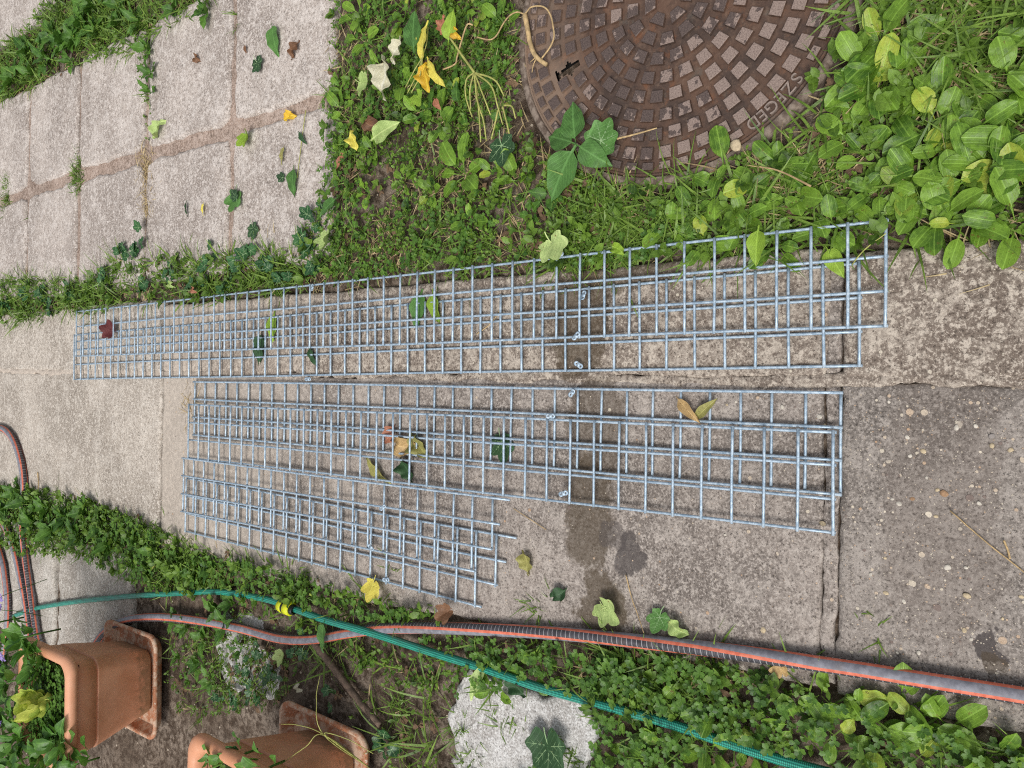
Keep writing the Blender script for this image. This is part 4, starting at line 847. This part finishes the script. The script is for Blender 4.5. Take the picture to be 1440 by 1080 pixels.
def fallen_mesh(kind, col, sd):
    key = (kind, col, sd)
    if key in _fm: return _fm[key]
    mt = FM[col]
    if kind == 'ivy': me = lobed('fallen_leaf', [mt, M['vein']], IVY_L, .5, .5, 1.25, .18, .05, sd, True, .35)
    elif kind == 'maple': me = lobed('fallen_leaf', [mt, mt], [(0, 1), (.9, .92), (-.9, .9), (1.85, .6), (-1.8, .65)], .5, .36, 1.2, .25, .08, sd, True, .3)
    elif kind == 'folded': me = lobed('fallen_leaf', [mt, mt], [(0, 1), (1.0, .8), (-1.0, .85), (2.0, .6)], .5, .5, 1.4, .3, .10, sd, True, .2, .45)
    elif kind == 'heart': me = lobed('fallen_leaf', [mt, M['vein']], [(0, 1), (.8, .88), (-.8, .88), (1.7, .85), (-1.7, .85)], .5, .7, 1.3, .15, .05, sd, True, .3)
    elif kind == 'crumple': r = leaf_proto(1, .34, ovate, 14, 9, petiole=.15, arch=.5, cup=.9, wave=.55, seed=sd); V = r[0].copy(); V[:, 0] += .05*np.sin(V[:, 1]*5+sd); V[:, 2] = .55*V[:, 2]+.07*np.sin(V[:, 1]*8+V[:, 0]*9+sd); me = mesh('fallen_leaf', V, r[1], mt, r[2])
    elif kind == 'narrow': r = leaf_proto(1, .16, lance, 10, 5, petiole=.1, arch=.2, cup=.5, wave=.2, seed=sd); me = mesh('fallen_leaf', r[0], r[1], mt, r[2])
    else: r = leaf_proto(1, .27, ovate, 12, 7, petiole=.15, arch=.18, cup=.25, wave=.10, seed=sd); me = mesh('fallen_leaf', r[0], r[1], mt, r[2])
    _fm[key] = me; return me
def imgdir(px, py, deg):
    a = math.radians(deg); p0 = G2(px, py); p1 = G2(px+4*math.cos(a), py+4*math.sin(a)); d = p1-p0; return math.atan2(d[1], d[0])
def fallen(px, py, kind, col, size, deg, label, z=.004, tilt=(0, 0), name='fallen_leaf', sd=1):
    "size: overall length in metres; deg: where the tip points in the picture"
    p = G(px, py, z); yaw = imgdir(px, py, deg)-math.pi/2
    off = .0 if kind in ('ivy', 'maple', 'folded', 'heart') else -.5*size
    o = link(name, fallen_mesh(kind, col, sd), None, (p[0]-math.sin(yaw)*off, p[1]+math.cos(yaw)*off, z), (tilt[0], tilt[1], yaw), size)
    return tag(o, label, 'leaf')
FL = [
 (386, 53, 'oval', 'green', .085, 80, 'plain green oval leaf lying on the top paving slab', .007, (0, 0), 2),
 (362, 88, 'ivy', 'dark', .070, 70, 'dark green ivy leaf beside the oval leaf on the top paving slab', .007, (0, 0), 1),
 (347, 192, 'folded', 'lime', .080, 70, 'yellow-green folded leaf just under the mortar cross of the paving', .008, (.1, .1), 2),
 (332, 275, 'maple', 'green', .095, 100, 'large lobed green leaf lying across a paving joint', .007, (0, 0), 3),
 (331, 277, 'ivy', 'dark', .050, 250, 'small dark ivy leaf lying on the large lobed leaf', .013, (.05, 0), 2),
 (223, 183, 'crumple', 'pale', .065, 300, 'pale yellow curled leaf at the corner of a paving slab', .008, (0, 0), 1),
 (276, 83, 'crumple', 'brown', .035, 20, 'small brown leaf scrap on the upper middle paving slab', .007, (0, 0), 3),
 (407, 165, 'crumple', 'gold', .040, 340, 'orange-yellow leaf scrap in the mortar joint of the paving', .004, (0, 0), 2),
 (413, 252, 'oval', 'green', .070, 90, 'green leaf at the right end of the lower paving slab', .007, (0, 0), 4),
 (397, 250, 'ivy', 'dark', .040, 200, 'small dark leaf left of the green leaf on the paving edge', .007, (.1, 0), 3),
 (398, 217, 'narrow', 'olive', .045, 100, 'tiny yellowing leaf on a thin stem on the paving', .007, (0, 0), 2),
 (425, 193, 'narrow', 'dark', .045, 60, 'narrow dark green leaf near the paving edge', .007, (0, 0), 3),
 (356, 321, 'ivy', 'dark', .070, 80, 'dark ivy leaf near the bottom edge of the paving', .007, (0, 0), 4),
 (263, 292, 'narrow', 'dark', .045, 90, 'thin rolled green leaf in the middle of a paving slab', .007, (0, .4), 4),
 (286, 293, 'narrow', 'yellow', .035, 95, 'thin yellow leaf sliver on a paving slab', .007, (0, 0), 5),
 (345, 68, 'oval', 'brown', .022, 80, 'small dark brown spot of leaf near the paving joint', .007, (0, 0), 6),
 (415, 68, 'crumple', 'brown', .045, 110, 'dark brown curled leaf scrap on the top right paving slab', .007, (0, 0), 4),
 (157, 465, 'maple', 'red', .085, 200, 'dark red crumpled leaf caught at the far end of the wire panels', .020, (.3, .2), 2),
 (385, 458, 'oval', 'lime', .075, 95, 'yellow-green oval leaf seen through the long wire panel', .004, (0, 0), 3),
 (367, 487, 'oval', 'dark', .085, 95, 'dark green leaf lying flat under the long wire panel', .004, (0, 0), 5),
 (440, 500, 'narrow', 'dark', .060, 70, 'thin dark leaf under the lower edge of the long panel', .004, (0, 0), 1),
 (590, 432, 'oval', 'green', .080, 100, 'light green leaf under the long panel, left of a matching pair', .004, (0, 0), 6),
 (612, 428, 'oval', 'lime', .070, 80, 'light green leaf under the long panel, right of a matching pair', .005, (0, .2), 7),
 (706, 622, 'ivy', 'dark', .085, 80, 'dark veined ivy leaf under the middle wire panels', .004, (0, 0), 5),
 (568, 626, 'crumple', 'tan', .070, 10, 'tan dry leaf under the middle panels, left of two', .004, (0, 0), 5),
 (588, 624, 'crumple', 'olive', .065, 60, 'olive brown dry leaf under the middle panels, right of two', .004, (0, 0), 6),
 (530, 660, 'narrow', 'olive', .085, 50, 'long olive leaf under the lower edge of the middle panel', .004, (0, .2), 6),
 (571, 658, 'crumple', 'dark', .055, 70, 'dark green curled leaf under the lower edge of the middle panel', .004, (0, 0), 7),
 (550, 610, 'crumple', 'rust', .05, 120, 'small rusty leaf scrap under the middle panels', .004, (0, 0), 2),
 (968, 575, 'narrow', 'tan', .060, 45, 'dry brown leaf blade under the middle panel near its right end', .004, (.2, 0), 7),
 (992, 577, 'narrow', 'olive', .055, 320, 'dry forked leaf blade beside the brown one under the panel', .004, (.2, 0), 8),
 (776, 342, 'maple', 'pale', .088, 60, 'large pale green leaf lying on the grass above the long panel', .042, (.1, -.1), 4),
 (525, 823, 'maple', 'yellow', .080, 100, 'bright yellow leaf at the lower corner of the short panels', .022, (.1, .1), 5),
 (740, 789, 'crumple', 'olive', .045, 80, 'small olive leaf on the bare concrete right of the short panels', .005, (0, 0), 8),
 (787, 834, 'crumple', 'dark', .040, 150, 'small torn green-brown leaf on the concrete above the hose', .005, (0, 0), 9),
 (852, 854, 'folded', 'pale', .080, 40, 'pale green crumpled leaf on the wet concrete above the hose', .008, (.1, .1), 5),
 (928, 868, 'ivy', 'green', .060, 110, 'green ivy leaf on the concrete just above the hose', .010, (.2, 0), 6),
 (950, 882, 'crumple', 'pale', .040, 30, 'pale dried leaf beside the ivy leaf above the hose', .010, (0, 0), 10),
 (630, 860, 'folded', 'brown', .060, 140, 'brown leaf resting across the striped hose', .032, (.2, .1), 3),
 (770, 1050, 'heart', 'dark', .115, 80, 'large dark green veined leaf on the white flagstone', .020, (.1, .1), 4),
 (675, 955, 'narrow', 'pale', .085, 110, 'pale green leaf blade hanging below the green hose', .012, (.1, 0), 9),
 (725, 960, 'crumple', 'dark', .050, 60, 'dark green leaf under the green hose on the flagstone edge', .006, (0, 0), 11),
 (1099, 944, 'folded', 'tan', .040, 250, 'small tan winged seed leaf below the striped hose', .012, (.1, 0), 6),
 (600, 106, 'crumple', 'gold', .055, 90, 'bright golden leaf hanging in the left lawn', .045, (0, 0), 12),
 (597, 55, 'oval', 'yellow', .075, 100, 'yellow leaf with a brown centre in the left lawn', .050, (0, .3), 13),
 (582, 48, 'oval', 'green', .080, 270, 'upright light green leaf left of the yellow leaf in the lawn', .050, (0, .2), 14),
 (612, 100, 'narrow', 'yellow', .085, 60, 'long folded pale yellow leaf right of the golden leaf', .050, (0, .4), 10),
 (541, 105, 'crumple', 'white', .080, 95, 'withered whitish leaf hanging in the left lawn', .045, (0, 0), 14),
 (508, 116, 'maple', 'pale', .075, 30, 'pale yellow lobed leaf in the lawn beside the paving', .040, (.1, .1), 6),
 (589, 137, 'folded', 'lime', .060, 60, 'lime green leaf under the golden leaf', .040, (.1, 0), 7),
 (559, 68, 'crumple', 'white', .050, 110, 'small cream withered leaf above the whitish one in the lawn', .045, (0, 0), 15),
 (634, 42, 'oval', 'lime', .060, 280, 'lime leaf with a yellow edge at the top of the lawn', .045, (.1, .3), 15),
 (640, 48, 'crumple', 'gold', .030, 40, 'curled golden scrap beside the lime leaf at the top', .046, (0, 0), 16),
 (622, 36, 'crumple', 'rust', .035, 280, 'small rust coloured leaf at the top of the lawn', .040, (0, 0), 17),
 (614, 145, 'oval', 'rust', .030, 60, 'reddish brown leaf scrap right of the lime leaf', .035, (0, 0), 16),
 (540, 187, 'oval', 'pale', .085, 330, 'pale green leaf lying flat in the lawn', .038, (.1, .1), 17),
 (523, 175, 'crumple', 'brown', .055, 20, 'brown withered leaf above the pale green leaf in the lawn', .036, (0, 0), 18),
 (498, 196, 'crumple', 'yellow', .045, 80, 'yellow withered leaf at the lawn edge near the paving', .03, (0, 0), 19),
 (481, 224, 'narrow', 'rust', .055, 120, 'thin brown leaf on the soil beside the paving corner', .012, (0, 0), 11),
 (461, 333, 'folded', 'pale', .075, 90, 'pale curled green leaf in the ivy near the paving corner', .035, (.2, .2), 8),
 (465, 290, 'oval', 'green', .060, 130, 'light green leaf drooping over the paving corner weeds', .035, (.1, .2), 18),
 (706, 205, 'ivy', 'dark', .095, 80, 'dark bluish ivy leaf among the weeds left of the manhole', .036, (.1, 0), 7),
 (845, 198, 'heart', 'green', .085, 300, 'green leaf with pale veins lying on the manhole cover', .028, (.1, .1), 6),
 (1065, 342, 'oval', 'lime', .055, 95, 'bright yellow-green leaf over the edge of the longest panel', .045, (0, .1), 19),
 (1172, 365, 'oval', 'lime', .050, 60, 'yellow-green leaf on the concrete inside the longest panel', .008, (0, 0), 20),
 (868, 350, 'crumple', 'lime', .030, 40, 'small fresh lime leaf at the panel edge below the grass', .02, (0, 0), 20),
 (240, 400, 'crumple', 'pale', .030, 40, 'small pale leaf in the weed strip above the far panel end', .035, (0, 0), 21),
 (272, 408, 'crumple', 'rust', .026, 40, 'small pinkish brown leaf in the weed strip above the panel', .03, (0, 0), 22),
 (455, 892, 'oval', 'green', .07, 95, 'green leaf draped across the striped hose near the yellow connector', .032, (0, .2), 21),
 (397, 920, 'folded', 'pale', .060, 90, 'pale green leaf hanging below the striped hose between planters', .015, (.1, 0), 9),
 (375, 945, 'ivy', 'dark', .070, 90, 'dark ivy leaf on the white stone between the planters', .012, (.1, 0), 8),
 (420, 965, 'crumple', 'white', .030, 60, 'small white and pink petal on the soil between planters', .004, (0, 0), 23),
]
for r in FL: fallen(*r[:7], z=r[7], tilt=r[8], sd=r[9])
# five-fingered creeper leaf on the manhole
c_ = G(811, 203, .03); t = empty('creeper_leaf', tuple(c_)); tag(t, 'creeper leaf of four broad green leaflets over the manhole edge', 'leaf')
for (deg, L, kind, col) in ((262, .085, 'oval', 'green'), (200, .080, 'oval', 'green'), (118, .112, 'oval', 'green'), (35, .080, 'oval', 'green')):
    yaw = imgdir(811, 203, deg)-math.pi/2
    o = link('leaflet', fallen_mesh('oval', 'green', 30+int(deg)), t, (0, 0, random.uniform(0, .006)), (random.uniform(-.25, -.05), random.uniform(-.2, .2), yaw), (L*1.1, L*.88, L*.9))
# ------------------------------------------------------------------ twigs, roots, dry stalks
M['twig'] = simple('dry_twig', sr(196, 168, 122), 0.8, 0.35, 90); M['stalk'] = simple('leaf_stalk', sr(172, 172, 96), 0.6, 0.3, 60); M['bark'] = simple('bark', sr(116, 98, 84), 0.9, 0.5, 70)
def wire(name, px, rad, mat, label, cat, z=.02, parent=None, taper=.6):
    pts = spline([G(a[0], a[1], a[2] if len(a) > 2 else z) for a in px], 7)
    pts = pts + .0006*np.stack([fbm(pts[:, 0]*60, pts[:, 1]*60, 3), fbm(pts[:, 0]*60, pts[:, 1]*60, 9), np.zeros(len(pts))], 1)
    r = np.linspace(rad, rad*taper, len(pts)); org = pts[0].copy() if parent is None else np.array(parent.location)
    v, f, u = tube(pts-org, r, 7); o = link(name, mesh(name, v, f, mat, u), parent, tuple(org) if parent is None else (0, 0, 0))
    if parent is None: tag(o, label, cat)
    return o
root = empty('dry_root', tuple(G(738, 22, .012))); tag(root, 'tan root bent into a loop on the manhole cover', 'root')
wire('thick_root', [(738, 20, .012), (742, 42, .011), (746, 63, .011), (752, 77, .011), (760, 85, .010), (769, 91, .009)], .0052, M['twig'], '', '', parent=root, taper=.8)
wire('thin_root', [(762, 82, .012), (773, 67, .014), (779, 52, .016), (777, 33, .018), (772, 17, .018), (762, 9, .018), (747, 10, .016), (738, 19, .014), (727, 17, .016), (717, 22, .025), (708, 33, .035), (698, 50, .038), (688, 56, .038), (671, 52, .036)], .0017, M['twig'], '', '', parent=root, taper=.8)
wire('rootlet', [(755, 80, .010), (750, 92, .009), (748, 102, .009)], .0014, M['twig'], '', '', parent=root)
wire('rootlet', [(752, 82, .010), (745, 88, .009)], .0012, M['twig'], '', '', parent=root)
wire('dry_vine', [(665, 35, .042), (657, 35, .045), (650, 54, .048), (643, 79, .046), (640, 90, .044), (623, 98, .040)], .0018, M['twig'], 'thin dry vine curling in the lawn left of the manhole', 'vine', taper=.9)
st = empty('leaf_stalk', tuple(G(667, 102, .05))); tag(st, 'bare yellow leaf stalk fanning into drooping fingers in the lawn', 'stalk')
wire('stem', [(632, 52, .05), (650, 78, .052), (667, 102, .055)], .0022, M['stalk'], '', '', parent=st, taper=1.2)
for pts in ([(667, 102, .055), (656, 112, .055), (655, 135, .05), (664, 165, .035)], [(667, 102, .055), (661, 125, .052), (662, 154, .04)], [(667, 102, .055), (678, 130, .055), (690, 162, .04)], [(667, 102, .055), (671, 140, .055), (680, 170, .05), (684, 198, .035)],
            [(667, 102, .055), (690, 120, .058), (700, 150, .05), (707, 175, .035)], [(667, 102, .055), (695, 112, .058), (709, 135, .05)], [(667, 102, .055), (673, 150, .05), (676, 200, .035)], [(709, 148, .045), (720, 150, .045), (725, 167, .038)], [(707, 150, .045), (712, 170, .04), (717, 192, .035)], [(700, 155, .045), (696, 175, .04), (691, 196, .033)]):
    wire('finger', pts, .0019, M['stalk'], '', '', parent=st, taper=.75)
st = empty('leaf_stalk', tuple(G(594, 81, .05))); tag(st, 'small bare leaf stalk beside the golden leaf in the lawn', 'stalk')
for pts in ([(594, 81, .05), (582, 100, .05), (570, 123, .04)], [(594, 82, .05), (586, 105, .05), (573, 131, .04)], [(594, 83, .05), (590, 108, .05), (578, 131, .04)], [(602, 38, .05), (600, 60, .05), (594, 81, .05)]): wire('finger', pts, .0013, M['stalk'], '', '', parent=st, taper=.8)
wire('dry_twig', [(868, 195, .028), (900, 187, .02), (924, 180, .014)], .0018, M['twig'], 'short dry stem lying on the manhole cover studs', 'stem')
wire('straw', [(1336, 718, .004), (1390, 765, .004), (1450, 812, .004)], .0009, M['twig'], 'long thin straw on the pebbled concrete at right', 'straw', taper=1)
wire('straw', [(1412, 760, .004), (1417, 772, .005), (1420, 786, .004)], .0013, M['twig'], 'short bent straw beside the long thin one', 'straw', taper=1)
wire('straw', [(1198, 372, .012), (1215, 352, .03), (1246, 328, .04)], .0011, M['stalk'], 'pale grass stem crossing the corner of the longest panel', 'straw')
wire('straw', [(768, 745, .004), (722, 715, .004), (755, 705, .004)][:2], .0008, M['twig'], 'fine straw on the concrete right of the short panels', 'straw', taper=1)
wire('straw', [(880, 808, .004), (888, 840, .006), (898, 868, .012), (905, 890, .02)], .0011, M['twig'], 'dry grass stalk hanging from the wet patch to the hose', 'straw')
wire('straw', [(670, 470, .008), (690, 455, .008), (703, 436, .008), (706, 430, .008)], .0012, M['twig'], 'forked dry stem inside the long panels', 'straw')
wire('straw', [(430, 155, .007), (424, 200, .007), (418, 250, .007)], .0012, M['stalk'], 'thin green stem lying on the paving edge', 'straw', taper=.8)
wire('straw', [(1140, 262, .05), (1095, 240, .03), (1050, 232, .02)], .0016, M['twig'], 'dry stalk lying along the lower rim of the manhole', 'straw')
wire('fallen_stick', [(440, 900, .012), (470, 940, .012), (505, 985, .012), (535, 1020, .012)], .010, M['bark'], 'weathered grey stick on the soil behind the lower planter', 'stick', taper=.7)
wire('dry_twig', [(53, 664, .004), (54, 680, .006), (53, 697, .008)], .0022, M['twig'], 'short tan stem on the path beside the hose loop', 'stem')
for i, (pts, lb) in enumerate([([(520, 1080, .03), (455, 1033, .2), (420, 1020, .22), (395, 1018, .21)], 'leftmost'), ([(520, 1080, .03), (456, 1034, .2), (430, 1050, .22), (395, 1075, .2)], 'lowest'), ([(520, 1080, .03), (457, 1033, .2), (490, 1040, .2), (525, 1060, .17)], 'rightmost'), ([(520, 1080, .03), (455, 1033, .2), (445, 985, .2), (450, 950, .18)], 'topmost')]):
    wire('grass_seedhead', pts, .0011, M['stalk'], 'thin grass seedhead ray over the lower planter, '+lb+' of four', 'grass', taper=.6)
# ------------------------------------------------------------------ loose and embedded stones
def pebble_mesh(sd):
    bm = bmesh.new(); bmesh.ops.create_icosphere(bm, subdivisions=2, radius=1); rs = np.random.default_rng(sd)
    k = rs.normal(size=(3, 3))
    for v in bm.verts: v.co *= 1+.10*math.sin(v.co.x*2.3+k[0, 0])+.10*math.sin(v.co.y*2.7+k[0, 1])
    for v in bm.verts: v.co.x *= 1.3; v.co.z *= .32; v.co *= 1+.12*math.sin(v.co.x*5+k[1, 0])*math.cos(v.co.y*4+k[1, 1])
    me = bpy.data.meshes.new('pebble'); bm.to_mesh(me); bm.free(); me.polygons.foreach_set('use_smooth', np.ones(len(me.polygons), bool)); return me
PM = [simple('pebble_white', sr(204, 196, 182), .8, .25, 200), simple('pebble_cream', sr(196, 178, 146), .8, .25, 200), simple('pebble_ochre', sr(168, 134, 102), .8, .25, 200), simple('pebble_grey', sr(150, 142, 136), .7, .2, 90)]
PB = []
for mt in PM:
    for k in range(2): me = pebble_mesh(k+5); me.materials.append(mt); PB.append(me)
near = [(1345, 601, 5), (1276, 615, 4), (1298, 634, 5), (1280, 641, 4), (1395, 627, 5), (1318, 689, 4), (1328, 694, 6), (1264, 708, 5), (1283, 701, 4), (1316, 726, 4), (1377, 708, 4), (1250, 565, 3), (1395, 613, 5), (1372, 599, 4), (1255, 702, 3), (1332, 798, 6), (1360, 838, 6), (1246, 834, 5), (1358, 798, 4), (1224, 808, 4), (1271, 846, 4), (1292, 918, 4), (1356, 886, 5), (1366, 899, 4), (1262, 918, 3), (1245, 785, 3), (1303, 672, 3), (1421, 633, 4), (1436, 839, 4), (1410, 870, 3),
        (1152, 586, 5), (1022, 569, 3), (1100, 572, 4), (1072, 885, 7), (1157, 736, 6), (1035, 565, 3), (1020, 752, 3), (1160, 598, 3), (1235, 405, 4), (1257, 405, 4), (1202, 440, 4), (1210, 436, 4), (1398, 441, 4), (858, 462, 4), (875, 441, 4), (940, 506, 3), (1117, 495, 4)]
lows = path.children
for (x, y, r) in near:
    p = G(x, y); s = r/1000*.68*random.uniform(.8, 1.1)
    link('pebble', random.choice(PB[:4]) if random.random() < .8 else random.choice(PB[4:]), path, (p[0], p[1], .0004), (random.uniform(-.2, .2), random.uniform(-.2, .2), random.uniform(0, 6)), s)
o = link('loose_pebble', PB[2], None, tuple(G(1035, 205, .009)), (0, 0, .4), .0085); tag(o, 'round tan pebble resting on the edge of the manhole cover', 'pebble')
for (x, y, r, i, lb) in [(405, 860, .012, 6, 'grey'), (345, 930, .014, 1, 'pale')]:
    pass
# ------------------------------------------------------------------ plants in the planters
M['heuchera'] = leafmat('lobed_lime_leaf', sr(204, 210, 100), sr(150, 178, 70), None, True, 0.2, 0.3, 0.45, 'mid', .1)
M['potleaf'] = leafmat('pot_leaf', sr(104, 150, 58), sr(62, 112, 42), None, True, .3, .25, .4, 'mid')
M['petal'] = leafmat('violet_petal', sr(176, 158, 214), sr(150, 130, 198), None, True, .1, .3, .5); M['eye'] = simple('flower_eye', sr(236, 200, 60), .6)
HE = [lobed('lobed_leaf', [M['heuchera'], M['heuchera']], [(0, 1), (.8, .95), (-.8, .95), (1.6, .9), (-1.6, .9), (2.4, .75), (-2.4, .75)], .030, .72, 1.6, .55, .16, k, True, .03) for k in range(2)]
POTL = [proto_mesh('pot_leaf', M['potleaf'], ((.040, .012, lance, 9, 5), dict(petiole=.006, arch=.35, cup=.3, wave=.05, seed=1))), proto_mesh('pot_leaf', M['potleaf'], ((.034, .014, oval, 9, 5), dict(petiole=.008, arch=.35, cup=.3, wave=.05, seed=2)))]
def pot_plant(name, px, py, z, protos, n, s, label, cat, elev, spread=.02, group=None, part='leaf', zs=.03):
    p = G(px, py, z); t = empty(name, (p[0], p[1], .214)); tag(t, label, cat, group)
    for i in range(n):
        a = i*2.399+random.uniform(-.4, .4); el = math.radians(random.uniform(*elev)); d = spread*math.sqrt(random.random())
        link(part, random.choice(protos), t, (d*math.cos(a+1.57), d*math.sin(a+1.57), (z-.214)*random.uniform(.55, 1.05)), (el, random.uniform(-.4, .4), a), s*random.uniform(.75, 1.15))
    v, f, u = tube([(0, 0, -.004), (0.002, 0, (z-.214)*.5), (0, .002, z-.214)], .0025, 6); link('stem', mesh('stem', v, f, M['potleaf'], u), t)
    return t
pot_plant('lime_bedding_plant', 45, 990, .30, HE, 10, 1.35, 'yellow-green plant with lobed frilly leaves in the left planter', 'plant', (15, 65), .03)
for i, (x, y, z, n, lb) in enumerate([(85, 1045, .275, 12, 'upright leafy plant at the near rim of the left planter'), (55, 1070, .285, 12, 'leafy plant spilling over the rim at the bottom left corner'), (22, 1040, .30, 12, 'leafy green plant under the lowest purple flower'), (30, 898, .31, 12, 'yellowish green plant at the far rim beside the hose'), (12, 960, .29, 12, 'dark leafy plant left of the lime bedding plant'), (5, 1000, .29, 12, 'green plant at the left edge between the purple flowers'), (115, 1075, .255, 8, 'small sprig hanging over the planter face at the bottom'), (-5, 930, .30, 12, 'leafy green plant around the middle purple flowers'), (15, 1075, .30, 14, 'leafy clump in the very bottom left corner'), (-20, 880, .31, 12, 'green plant behind the uppermost purple flowers'), (48, 935, .275, 10, 'greyish green leaves at the far corner of the planter'), (-12, 1040, .31, 12, 'green plant beyond the lowest purple flower')]):
    pot_plant('bedding_plant', x, y, z, POTL, n+6, 1.3, lb, 'plant', (5, 65), .04)
pot_plant('bedding_plant', 330, 1068, .265, POTL+IVY[:1], 10, .9, 'small leafy plant in the lower planter at the bottom edge', 'plant', (10, 60), .04)
pot_plant('bedding_plant', 300, 1080, .26, POTL, 10, .9, 'leafy plant at the far corner of the lower planter', 'plant', (10, 60), .04)
pot_plant('bedding_plant', 370, 1085, .262, POTL, 10, .9, 'leafy plant near the front rim of the lower planter', 'plant', (10, 60), .04)
ac = newacc(); P = np.array([POT1[0], POT1[1]])+RNG.uniform(-.118, .118, (950, 2)); h = .226+.05*RNG.random(950)+.02*fbm(P[:, 0]*20, P[:, 1]*20, 2)
base = np.repeat(P, 3, 0); yaw = np.repeat(U(0, 6.283, 950), 3)+np.tile([0, 2.094, 4.189], 950); n = len(base)
scatter(LEAFLET, np.column_stack([base, np.repeat(h, 3)]), yaw, U(-.15, .4, n), U(-.2, .2, n), np.repeat(U(.006, .011, 950), 3), np.repeat(U(.1, .89, 950), 3), ac)
P = np.array([POT2[0], POT2[1]])+RNG.uniform(-.118, .118, (400, 2)); base = np.repeat(P, 3, 0); n = len(base); yaw = np.repeat(U(0, 6.283, 400), 3)+np.tile([0, 2.094, 4.189], 400)
scatter(LEAFLET, np.column_stack([base, np.repeat(.222+.03*RNG.random(400), 3)]), yaw, U(-.15, .4, n), U(-.2, .2, n), np.repeat(U(.006, .011, 400), 3), np.repeat(U(.1, .89, 400), 3), ac)
bake('planter_clover', ac, M['clover'], 'small clover leaves filling the tops of the planters', 'clover')
PET = proto_mesh('petal', M['petal'], ((.017, .0105, spat, 6, 5), dict(arch=.2, cup=.3, wave=.15, seed=2)))
EYE = pebble_mesh(3); EYE.materials.append(M['eye'])
for (x, y, z, lb) in [(3, 838, .33, 'purple flower at the left edge above the hose strands'), (2, 858, .32, 'purple flower just below the topmost one at the left edge'), (6, 922, .31, 'purple flower beside the planter rim at left'), (2, 935, .30, 'small purple flower low beside the planter rim'), (2, 1048, .32, 'pale purple flower near the bottom left corner'), (2, 1022, .31, 'purple flower a little above the bottom left one'), (0, 905, .31, 'purple flower half cut off by the left edge')]:
    p = G(x, y, z); t = empty('violet_flower', tuple(p)); t.rotation_euler = (random.uniform(-.6, -.1), random.uniform(-.3, .3), random.uniform(0, 6)); tag(t, lb, 'flower', 'purple flowers')
    for k in range(5): link('petal', PET, t, (0, 0, .001*k), (.25, 0, k*1.2566), 1.0)
    link('flower_eye', EYE, t, (0, 0, .003), (0, 0, 0), .0025)
    v, f, u = tube([(0, 0, 0), (0.004, 0.003, -.03), (.003, .006, -(z-.21))], .001, 5); link('stem', mesh('stem', v, f, M['potleaf'], u), t)
